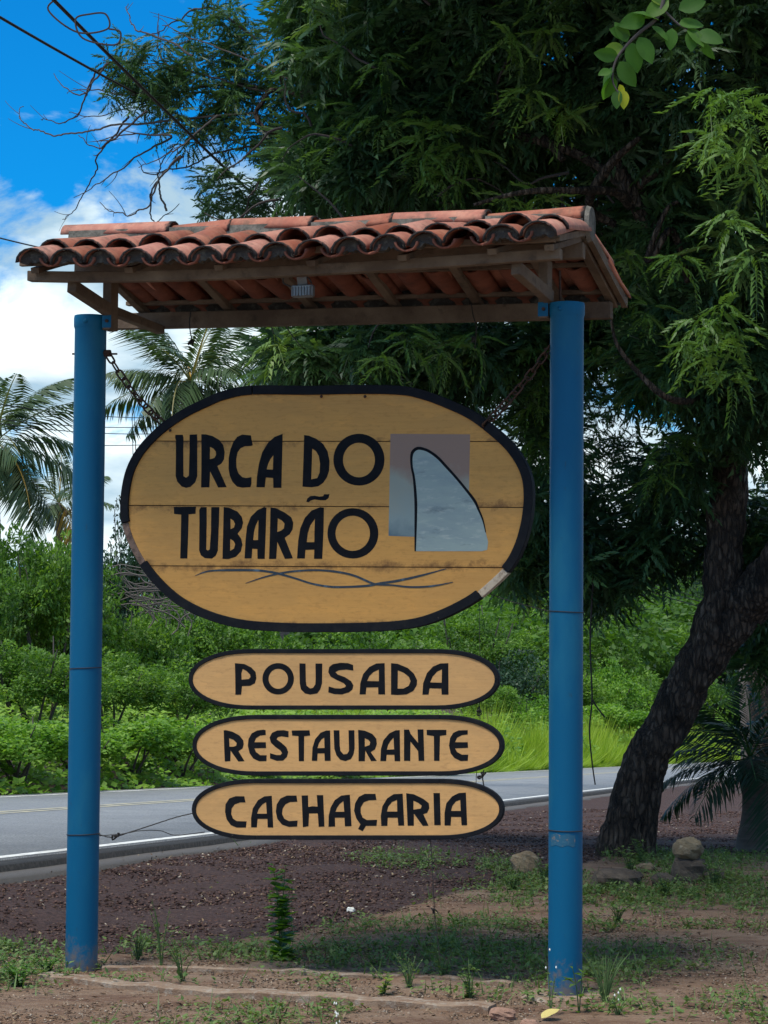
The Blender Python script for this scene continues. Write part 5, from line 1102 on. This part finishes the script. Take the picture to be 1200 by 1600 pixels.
def palm(px, py, Z, Lf, nfr, label, group=None, dry=0, meshes_=me_fr, base=None, tr=.16, name='coconut_palm', elmin=-.9, seed=0, M_=M_palm):
    g = np.random.default_rng(seed); c = at(px, py, Z); b = np.array(base) if base is not None else np.array([c[0] + .03 * Z * 0, c[1], float(ground_z(c[0], c[1]))]); t = thing(name, label, 'palm', b, group)
    P = smooth_path([b - (0, 0, .2), b + (c - b) * .4 + (.15 * tr * 4, 0, 0), c - (0, 0, .02)], 24); part('trunk', *tube_vf(P, np.linspace(tr * 1.2, tr * .75, 24), 12, rough=.06), M_palmtrunk, t, smooth=True)
    for k in range(nfr):
        az = 2.399 * k + g.uniform(-.25, .25); e_ = 1.15 - (1.15 - elmin) * (k / nfr) ** .9; me = meshes_[int(g.integers(0, len(meshes_)))]
        if k >= nfr - dry: me = me_dry
        o = link('frond', me, M_, t, loc=c - b); o.rotation_euler = (e_, g.uniform(-.3, .3), az); o.scale = (Lf * g.uniform(.85, 1.1),) * 3
        if k >= nfr - dry: o['label'] = 'yellowing dead frond hanging down'
    if name == 'coconut_palm':
        mb = MB()
        for _ in range(7): a = g.uniform(0, 6.3); q = c + np.array([.3 * math.cos(a), .3 * math.sin(a), -.35 + g.uniform(-.1, .1)]); mb.add(*tube_vf([q + (0, 0, .14), q + (0, 0, .1), q, q - (0, 0, .1), q - (0, 0, .14)], [.03, .10, .13, .09, .03], 8))
        o = part('coconuts', *mb.out(), M_palmtrunk, t, smooth=True)
    return t
palm(298, 596, 75, 3.2, 30, 'coconut palm behind the chain, crown above the left end of the big sign', 'coconut palms beyond the road', seed=3)
palm(-8, 690, 62, 3.0, 24, 'coconut palm cut by the left photo edge', 'coconut palms beyond the road', dry=0, seed=5)
palm(92, 785, 95, 2.6, 14, 'small distant palm with a yellow frond left of the left post', 'coconut palms beyond the road', dry=2, seed=9)
palm(445, 575, 80, 2.6, 18, 'palm mostly hidden behind foliage above the big sign', 'coconut palms beyond the road', seed=12)

# ------------------------------------------------------------------ background trees near the right edge
bt = gp(1168, 1240); Zb = bt[1] / ray(1168, 1240)[1]
bgt = thing('background_tree', 'pale trunked tree standing behind the leaning trunk at right', 'tree', bt)
limb([(1172, 1260, Zb), (1170, 1160, Zb), (1166, 1060, Zb), (1168, 980, Zb), (1150, 860, Zb), (1120, 760, Zb)], [34, 26, 22, 22, 18, 12], 'trunk', seg=12, m=M_palebark, parent=bgt)
limb([(1196, 1260, Zb - 1), (1192, 1140, Zb - 1), (1185, 1060, Zb - 1), (1186, 960, Zb - 1)], [44, 34, 34, 30], 'trunk', seg=12, m=M_bark, parent=bgt)
cc = []
for (px, py, rx_, ry_, n) in ((1150, 800, 120, 110, 50), (1050, 720, 60, 60, 8), (760, 540, 160, 40, 20), (560, 570, 120, 50, 30), (1180, 1060, 60, 80, 22), (1130, 900, 60, 50, 14)):
    cc += fill_blob(at(px, py, Zb + 2), (rx_ / F * (Zb + 2), 1.5, ry_ / F * (Zb + 2)), n, SPR, scale=(1.1, 1.6), tone_mu=.35)
V, Fq, T = join(cc); tag(part('crown', V, Fq, M_neem, bgt, tone=T), kind='stuff')

# small palm and its stump at the lower right
sb = gp(1165, 1330); Zs = sb[1] / ray(1165, 1330)[1]
palm(1172, 1185, Zs, .95, 26, 'young dark palm beside the right edge behind the leaning trunk', base=sb, tr=.13, meshes_=me_low_fr, name='young_palm', elmin=-.55, seed=21, M_=M_bushdark)

# ------------------------------------------------------------------ rocks
def rock(px, py, wpx, hpx, label, m, seed, dpth=1.0, lift=0, name='rock', group=None):
    p = gp(px, py); Z = p[1]; a = wpx / 2 / F * Z; h = hpx / 2 / F * Z; V = []; Fc = []; nu, nv_ = 16, 10
    for j in range(nv_ + 1):
        ph = math.pi * j / nv_
        for i in range(nu):
            th = 2 * math.pi * i / nu; d = np.array([math.sin(ph) * math.cos(th), math.sin(ph) * math.sin(th), math.cos(ph)]); n_ = 1 + .30 * noise.noise(Vector(d * 1.5 + seed)) + .16 * noise.noise(Vector(d * 4 + seed)); q = np.sign(d) * np.abs(d) ** .8 * n_
            V.append(p + np.array([q[0] * a, q[1] * a * dpth, h * .55 + q[2] * h + lift]))
    for j in range(nv_):
        for i in range(nu): Fc.append((j * nu + i, (j + 1) * nu + i, (j + 1) * nu + (i + 1) % nu, j * nu + (i + 1) % nu))
    base = p + np.array([0, 0, lift]); o = fast_mesh('rock', np.array(V) - base, Fc, smooth=False); return tag(link(name, o, m, loc=base), label, 'rock', group)
GR = 'rocks round the leaning trunk'
rock(1078, 1376, 62, 52, 'brown rock carrying the pale yellowish rock', M_rock2, 3.3, group=GR)
rock(1074, 1376, 46, 34, 'pale yellowish flat topped rock, topmost of the pile', M_rock, 7.1, lift=.19, group=GR)
rock(824, 1366, 46, 42, 'pale rock left of the right post in the weeds', M_rock, 9.7)
rock(960, 1385, 80, 34, 'long grey stone lying at the foot of the leaning trunk', M_rock2, 12.2, group=GR)
rock(1036, 1384, 40, 24, 'low grey stone left of the rock pile', M_rock2, 18.8, group=GR)
rock(1008, 1362, 28, 18, 'small pale stone against the root of the trunk', M_rock, 21.5, group=GR)
rock(1115, 1378, 34, 26, 'dark stone right of the rock pile', M_rock2, 28.2, group=GR)
rock(786, 1592, 40, 22, 'pinkish rounded brick end at the bottom near the right post', M_brick, 33.0, name='stone')
rock(828, 1604, 30, 14, 'small reddish pebble at the bottom edge', M_brick, 36.0, name='stone')
rock(548, 1424, 14, 8, 'small white stone in the dark gravel', M_petal, 40.0, name='pebble')

# ------------------------------------------------------------------ concrete edging and post footing
def edging(name, label, pts, w, h, m, seed=0, cat='kerb'):
    P = np.array([gp(*q) for q in pts]); P = smooth_path(P, 60); V = []; T = np.gradient(P, axis=0); T[:, 2] = 0; T /= np.linalg.norm(T, axis=1)[:, None]; Nn = np.c_[-T[:, 1], T[:, 0], np.zeros(60)]
    for i, (p, n_) in enumerate(zip(P, Nn)):
        j = lambda k, a=.012: a * noise.noise(Vector((i * .22, k, seed))); hh = h + j(1, .018)
        V += [p - n_ * (w / 2 + j(2)) - (0, 0, .05), p - n_ * (w / 2 + j(3)) + (0, 0, hh * .85), p - n_ * (w / 2 - .015) + (0, 0, hh), p + n_ * (w / 2 - .015 + j(4)) + (0, 0, hh), p + n_ * (w / 2 + j(5)) - (0, 0, .05)]
    Fc = [(5 * i + k, 5 * i + k + 1, 5 * i + k + 6, 5 * i + k + 5) for i in range(59) for k in range(4)] + [(0, 1, 2, 3, 4), (299, 298, 297, 296, 295)]
    return tag(part(name, V, Fc, m), label, cat)
edging('concrete_edging', 'worn low concrete edging running from the left post along the bottom', [(70, 1530), (200, 1545), (330, 1556), (480, 1562), (620, 1572), (770, 1582)], .13, .034, M_conc, 1)
edging('concrete_edging', 'second worn edging line behind the first between the posts', [(160, 1516), (300, 1517), (450, 1522), (560, 1528), (690, 1532), (800, 1542)], .07, .022, M_conc, 5)
fp = Lw(SPAN, 0, 0); V = []; 
for j, (r_, z_) in enumerate(((.24, -.12), (.235, -.005), (.20, .012), (.09, .016))):
    for k in range(28): a = 2 * math.pi * k / 28; rr = r_ * (1 + .10 * noise.noise(Vector((math.cos(a) * 1.5, math.sin(a) * 1.5, j)))) / max(abs(math.cos(a)), abs(math.sin(a))) ** .45 * .95; V.append(fp + np.array([math.cos(a) * rr, math.sin(a) * rr * .8, z_]))
foot = [(j * 28 + k, j * 28 + (k + 1) % 28, (j + 1) * 28 + (k + 1) % 28, (j + 1) * 28 + k) for j in range(3) for k in range(28)]
tag(part('concrete_footing', V, foot, M_conc), 'rough concrete footing around the foot of the right blue post', 'footing')

# ------------------------------------------------------------------ gravel, litter, weeds
def tetra_chips(P, size, flat=.55):
    n = len(P); base = np.array([(1, 0, -.3), (-.5, .87, -.3), (-.5, -.87, -.3), (0, 0, .8)], float); R = rot_from_dirs(rng.normal(size=(n, 3)))
    V = np.einsum('cij,nj->cni', R, base) * (size * rng.uniform(.35, 1.3, n) ** 1.3)[:, None, None] * np.array([1, 1, flat]) + P[:, None]; f = np.array([(0, 2, 1), (0, 1, 3), (1, 2, 3), (2, 0, 3)])
    return V.reshape(-1, 3), (f[None] + (np.arange(n) * 4)[:, None, None]).reshape(-1, 3), 4
def ground_pts(n, x0, x1, y0, y1): 
    x = rng.uniform(x0, x1, n); y = rng.uniform(y0, y1, n); return x, y
def tone_mat(name, stops, rough=.95):
    m = bpy.data.materials.new(name); m.use_nodes = True; t = m.node_tree; p = t.nodes['Principled BSDF']; a = N('ShaderNodeAttribute', t); a.attribute_name = 'tone'; cr = N('ShaderNodeValToRGB', t); t.links.new(a.outputs['Fac'], cr.inputs[0]); e = cr.color_ramp.elements
    while len(e) < len(stops): e.new(.5)
    for i, (q, c) in enumerate(stops): e[i].position = q; e[i].color = (*c, 1)
    t.links.new(cr.outputs[0], p.inputs['Base Color']); p.inputs['Roughness'].default_value = rough; p.inputs['Specular IOR Level'].default_value = .2; return m
M_gravel = tone_mat('gravel_chips', [(0, (.025, .014, .012)), (.6, (.125, .070, .057)), (.96, (.15, .10, .078)), (.99, (.40, .34, .27))])
M_sandchips = tone_mat('sand_grit', [(0, (.10, .065, .045)), (.6, (.24, .165, .11)), (1, (.42, .34, .26))])
x, y = ground_pts(130000, -5.5, 8.5, 11.0, 32); s, t = st(np.c_[x, y]); k = (t < -.60) & (np.abs(x / y) < .24) & (rng.random(len(x)) < mulch_mask(x, y)) & (rng.random(len(x)) < np.clip(17 / y, 0, 1) ** 2 * 1.3); x, y = x[k], y[k]
V, Fq, c_ = tetra_chips(np.c_[x, y, ground_z(x, y) + .003], .017); print('chips', len(x))
tag(link('gravel', fast_mesh('gravel', V, Fq, tone=np.repeat(rng.uniform(0, 1, len(x)) ** 1.2, 4)), M_gravel), 'dark reddish brown gravel chips between the posts and the road', 'gravel', kind='stuff')
x, y = ground_pts(60000, -2.4, 3.6, 9.6, 17); k = (np.abs(x / y) < .2) & (rng.random(len(x)) > mulch_mask(x, y)); x, y = x[k], y[k]
V, Fq, c_ = tetra_chips(np.c_[x, y, ground_z(x, y) + .001], .009)
tag(link('grit', fast_mesh('grit', V, Fq, tone=np.repeat(rng.uniform(0, 1, len(x)), 4)), M_sandchips), 'loose sandy grit over the bare soil in front', 'grit', kind='stuff')

def wmask(x, y):   # where weeds grow: patches + a stripe pattern along the old wheel tracks
    out_ = []
    for a, b in zip(x, y):
        n_ = noise.noise(Vector((a * .9, b * 1.6, 2.2))) + .6 * noise.noise(Vector((a * 2.6, b * 4.6, 8.1))); out_.append(n_)
    return np.array(out_)
def pxmask(x, y, rects):
    """extra density around given photo spots (cx, cy, rx, ry, gain)"""
    g = np.zeros(len(x))
    for cx, cy, rx_, ry_, ga in rects:
        p = gp(cx, cy); q = gp(cx + rx_, cy); r_ = gp(cx, cy - ry_); a = abs(q[0] - p[0]); b = abs(r_[1] - p[1]); g += ga * np.exp(-((x - p[0]) / a) ** 2 - ((y - p[1]) / b) ** 2)
    return g
rects = [(40, 1500, 70, 28, 1.6), (30, 1545, 80, 20, .8), (230, 1470, 110, 22, 1.0), (440, 1490, 140, 22, .9), (560, 1450, 60, 20, .4), (680, 1350, 110, 25, .9), (800, 1370, 60, 22, 1.0), (700, 1490, 120, 28, .9), (880, 1380, 60, 20, .8), (1000, 1410, 160, 20, .8), (1120, 1380, 90, 30, .8), (1080, 1510, 160, 18, .6),
         (1150, 1560, 80, 14, .7), (950, 1530, 60, 30, 1.0), (300, 1540, 200, 12, .4), (620, 1350, 60, 16, .6), (1000, 1450, 200, 6, .5), (900, 1480, 120, 6, .4), (1100, 1480, 120, 6, .5), (330, 1390, 20, 6, .5), (1030, 1345, 100, 24, .9), (600, 1545, 200, 16, .35), (380, 1580, 200, 10, .5), (700, 1450, 160, 10, .5), (1000, 1580, 140, 14, .5), (820, 1510, 60, 20, .7), (480, 1540, 80, 10, .5)]
x, y = ground_pts(170000, -2.6, 4.6, 9.4, 21); k = np.abs(x / y) < .19; x, y = x[k], y[k]
dn = pxmask(x, y, rects) * .95 + wmask(x, y) * .8 - .08 - .55 * (mulch_mask(x, y) > .6); hf = np.array([noise.noise(Vector((a * 7, b * 9, 21))) for a, b in zip(x, y)]); k = rng.random(len(x)) < np.clip(dn, 0, 1) * np.clip(.45 + 2.6 * hf, 0.02, 1); x, y = x[k], y[k]; print('weeds', len(x))
kind = rng.random(len(x)) < .28; xg, yg = x[kind], y[kind]; xb, yb = x[~kind], y[~kind]
P = np.c_[xg, yg, ground_z(xg, yg)]; V1, F1 = tri_blades(P, .095, .0045, lean=.8)
tag(link('low_grass', fast_mesh('low_grass', V1, F1, tone=np.repeat(rng.normal(.5, .2, len(xg)).clip(0, 1), 3)), M_weed), 'sparse short grass tufts on the bare ground around the posts', 'grass', kind='stuff')
n = len(xb); rep = 3; P = np.repeat(np.c_[xb, yb, ground_z(xb, yb)], rep, 0) + rng.normal(0, .018, (n * rep, 3)) * [1, 1, 0] + np.c_[np.zeros((n * rep, 2)), rng.uniform(.003, .05, n * rep)]
yv = rng.normal(size=(n * rep, 3)) * [1, 1, .35] + [0, 0, .15]; R = rot_from_dirs(yv, up=np.array([0.05, 0, 1.0])); V, Fq, T = scatter(LEAF1[0] * [.62, 1, 1], LEAF1[1], R, P, rng.uniform(.016, .045, n * rep), rng.normal(.5, .18, n * rep))
tag(link('ground_weeds', fast_mesh('ground_weeds', V, Fq, tone=T), M_weed), 'low broad leaved weeds creeping over the ground around the posts', 'weeds', kind='stuff')
x, y = ground_pts(9000, -2.4, 4, 9.6, 20); P = np.c_[x, y, ground_z(x, y) + .008]; R = rot_from_dirs(rng.normal(size=(len(x), 3)) * [1, 1, .25], up=np.array([0.1, 0.1, 1.0])); k = np.abs(x / y) < .19
V, Fq, T = scatter(LEAF1[0] * [.35, 1, 1], LEAF1[1], R[k], P[k], rng.uniform(.012, .05, k.sum()), rng.uniform(0, 1, k.sum()))
tag(link('leaf_litter', fast_mesh('leaf_litter', V, Fq, tone=T), tone_mat('litter', [(0, (.05, .03, .02)), (.6, (.16, .10, .06)), (1, (.34, .27, .17))])), 'dry fallen leaves and twig bits scattered on the soil', 'leaf litter', kind='stuff')

# individual plants
def plant(px, py, label, h, nst, leaf, per, m=M_weed, name='weed_plant', tone=.5, spread=.35, flat=.5, seed=0, flower=None, cat='plant', group=None, tall=False, zref=None):
    g = np.random.default_rng(seed + 100); b = gp(px, py); t = thing(name, label, cat, b, group); mb = MB(); LT = []; 
    for i in range(nst):
        a = g.uniform(0, 6.28); l = h * g.uniform(.6, 1) if nst > 1 else h; sp = spread * l * g.uniform(.3, 1); tip = b + np.array([math.cos(a) * sp, math.sin(a) * sp, l]); mid = b + (tip - b) * .5 + np.array([math.cos(a) * sp * -.12, 0, l * .06])
        P = smooth_path([b - (0, 0, .02), mid, tip], 10); mb.add(*tube_vf(P, np.linspace(.0035, .0014, 10), 4))
        for k in range(per):
            f = g.uniform(.15, 1) if not tall else (k + 1) / per; p = P[min(9, int(f * 9))]; az = g.uniform(0, 6.28); LT.append((p, [math.cos(az), math.sin(az), g.uniform(-.2, .6)], leaf * g.uniform(.6, 1.15) * (1.1 - .4 * f)))
    part('stems', *mb.out(), mat('green_stem', (.07, .12, .04)) if 'green_stem' not in bpy.data.materials else bpy.data.materials['green_stem'], t)
    y_ = np.array([q[1] for q in LT]); R = rot_from_dirs(y_, up=np.array([0.02, .01, 1.0])); V, Fq, T = scatter(LEAF1[0] * [flat, 1, 1], LEAF1[1], R, np.array([q[0] for q in LT]), np.array([q[2] for q in LT]), g.normal(tone, .12, len(LT)))
    o = part('leaves', V, Fq, m, t, tone=T); tag(o, kind='stuff') if len(LT) > 60 else None
    if flower:
        fb = MB()
        for k in range(flower[0]): q = b + np.array([g.normal(0, .012), g.normal(0, .012), h * flower[1] + g.uniform(0, .10)]); fb.add(*tube_vf([q, q + (0, 0, .006), q + (0, 0, .014)], [.001, .0045, .001], 6))
        part('flowers', *fb.out(), M_petal, t)
    return t
plant(438, 1500, 'tall narrow green weed standing below the CACHAÇARIA board', .50, 5, .095, 42, M_vine, seed=1, spread=.16, flat=.8, tone=.45, tall=True)
plant(252, 1512, 'wispy thin stemmed weed between the left post and the tall weed', .36, 6, .022, 26, M_weed, seed=2, spread=.25, flat=.3)
plant(285, 1535, 'fine leaved low weed in front of the wispy one', .22, 8, .022, 20, M_weed, seed=3, spread=.7, flat=.3)
plant(215, 1500, 'bushy low weed just right of the left post foot', .16, 9, .026, 14, M_weed, seed=4, spread=.8)
plant(640, 1545, 'feathery weed left of the dangling wire end', .20, 9, .026, 16, M_weed, seed=5, spread=.7, flat=.35)
plant(600, 1553, 'weed with pale yellow green leaves near the bottom middle', .10, 6, .05, 7, M_neemy, seed=6, spread=.9, flat=.7, tone=.95)
plant(690, 1530, 'leafy weed at the lower end of the dangling wire', .22, 7, .045, 12, M_weed, seed=7, spread=.6)
plant(735, 1560, 'leafy weed in front of the edging left of the right post', .18, 7, .04, 12, M_weed, seed=8, spread=.7)
plant(905, 1585, 'young plant with long pointed leaves against the right post foot', .24, 2, .085, 9, M_neemy, seed=9, spread=.2, flat=.32, tone=.3)
plant(860, 1592, 'thin weed with small flower spike in front of the right post', .24, 2, .035, 9, M_weed, seed=10, spread=.15, flower=(3, .9))
plant(945, 1570, 'grassy clump right of the right post foot', .26, 26, .03, 4, M_weed, seed=11, spread=.5, flat=.2, name='grass_clump', cat='grass')
plant(965, 1590, 'low weed with white petals right of the right post', .09, 7, .04, 6, M_weed, seed=12, spread=.9, flower=(5, .3))
plant(525, 1615, 'white flowered weed at the bottom edge of the photo', .09, 2, .02, 5, M_weed, seed=13, spread=.2, flower=(9, .3))
plant(985, 1375, 'leafy green weed at the foot of the leaning trunk', .26, 8, .06, 12, M_weed, seed=14, spread=.6)
plant(1000, 1350, 'second leafy weed tight against the trunk root', .22, 7, .06, 10, M_weed, seed=15, spread=.6)
plant(1115, 1390, 'dense weed right of the yellowish rock', .30, 9, .055, 14, M_weed, seed=16, spread=.6)
plant(850, 1380, 'weed in front of the pale rock left of the right post', .22, 8, .05, 12, M_weed, seed=17, spread=.7)
plant(800, 1392, 'spreading weed left of the pale rock', .12, 9, .045, 12, M_weed, seed=18, spread=1.0)
plant(965, 1440, 'low dark weed in front of the trunk stones', .14, 9, .04, 12, M_weed, seed=19, spread=1.0)
plant(1040, 1400, 'broad weed in front of the rock pile', .16, 9, .05, 12, M_weed, seed=20, spread=.9)
plant(30, 1540, 'leafy weed clump in the lower left corner', .12, 12, .045, 14, M_vine, seed=21, spread=1.3, flat=.6, tone=.1)
plant(75, 1520, 'second leafy clump beside the left post foot', .10, 10, .04, 12, M_vine, seed=22, spread=1.3, flat=.6, tone=.1)
p = gp(846, 1598); Vl, Fl = broad_leaf_mesh(3, .5), None
o = link('fallen_leaf', Vl, M_yleaf, loc=p + (0, 0, .02)); o.scale = (.12, .10, .1); o.rotation_euler = (.5, .1, -1.1); tag(o, 'yellow fallen leaf at the bottom edge in front of the right post', 'leaf')

# fallen / dead branches by the dark sapling
mb = MB()
for k in range(70):
    px, py = rng.uniform(170, 290), rng.uniform(880, 950); Z = Zfar(230, 4) ; P = [at(px, py, Z)]; a = rng.normal(.6, .5)
    for _ in range(5): a += rng.normal(0, .4); px += 16 * math.cos(a); py += 10 * math.sin(a); P.append(at(px, py, Z))
    mb.add(*tube_vf(smooth_path(P, 12), rng.uniform(.006, .017), 4, cap=False))
c = at(235, 940, Zfar(230, 4)); tag(part('dead_branches', *mb.out(), mat('grey_dead_wood', (.12, .10, .09))), 'tangle of grey dead branches over the shrub left of the big sign', 'branches', kind='stuff')

# ------------------------------------------------------------------ overhead cables
def cable(label, a, b, Za, Zb_, r, sag=.4, ext=1.3, group='overhead cables'):
    A = at(*a, Za); B = at(*b, Zb_); P = [A + (B - A) * f - np.array([0, 0, sag * 4 * (f - .5) ** 2 * -1 + sag]) for f in np.linspace(-ext + 1, ext, 40)]
    return tag(part('overhead_cable', *tube_vf(P, r, 6), M_wire), label, 'cable', group)
cable('thick dark cable crossing the blue sky from the top left to the roof', (80, -4), (440, 345), 14, 22, .012, .02, 2.2)
cable('thinner cable crossing the sky at the upper left edge', (0, 27), (300, 190), 15, 22, .010, .02, 2.2)
cable('upper faint cable low in the sky left of the left post', (0, 372), (130, 400), 45, 60, .016, .02, 2.5)
for i, (ya, yb) in enumerate(((632, 652), (655, 668), (662, 678), (686, 696))):
    cable(['top thin cable of the four behind the left palm', 'second thin cable of the four behind the left palm', 'third thin cable of the four behind the left palm', 'lowest thin cable of the four behind the left palm'][i], (0, ya), (190, yb), 58, 70, .013, .05, 3)
for i, (ya, yb) in enumerate(((884, 930), (890, 936), (898, 944))):
    cable(['top of the three pale cables left of the leaning trunk', 'middle of the three pale cables left of the leaning trunk', 'lowest of the three pale cables left of the leaning trunk'][i], (950, ya), (1080, yb), 60, 66, .014, .05, 3)
# curling vine round the thick cable
P = smooth_path([at(x, y, 14.3) for x, y in ((95, -6), (75, 15), (120, 50), (168, 45), (165, 22), (140, 22), (118, 30), (130, 60), (180, 70), (188, 50), (170, 45))], 80)
tag(part('curling_vine', *tube_vf(P, .006, 5), M_twig), 'thin leafless vine curling round the thick cable at the top left', 'vine')
# hanging vine right of the right post
P = smooth_path([at(x, y, ZT + .6) for x, y in ((927, 905), (922, 1000), (925, 1090), (921, 1140), (925, 1190), (930, 1226))], 40); mb = MB(); mb.add(*tube_vf(P, np.linspace(.008, .006, 40), 5)); mb.add(*tube_vf(smooth_path([at(x, y, ZT + .6) for x, y in ((925, 1092), (932, 1104), (945, 1121))], 8), .007, 5))
tag(part('hanging_vine', *mb.out(), M_twig), 'thin bare vine hanging straight down just right of the right post', 'vine')
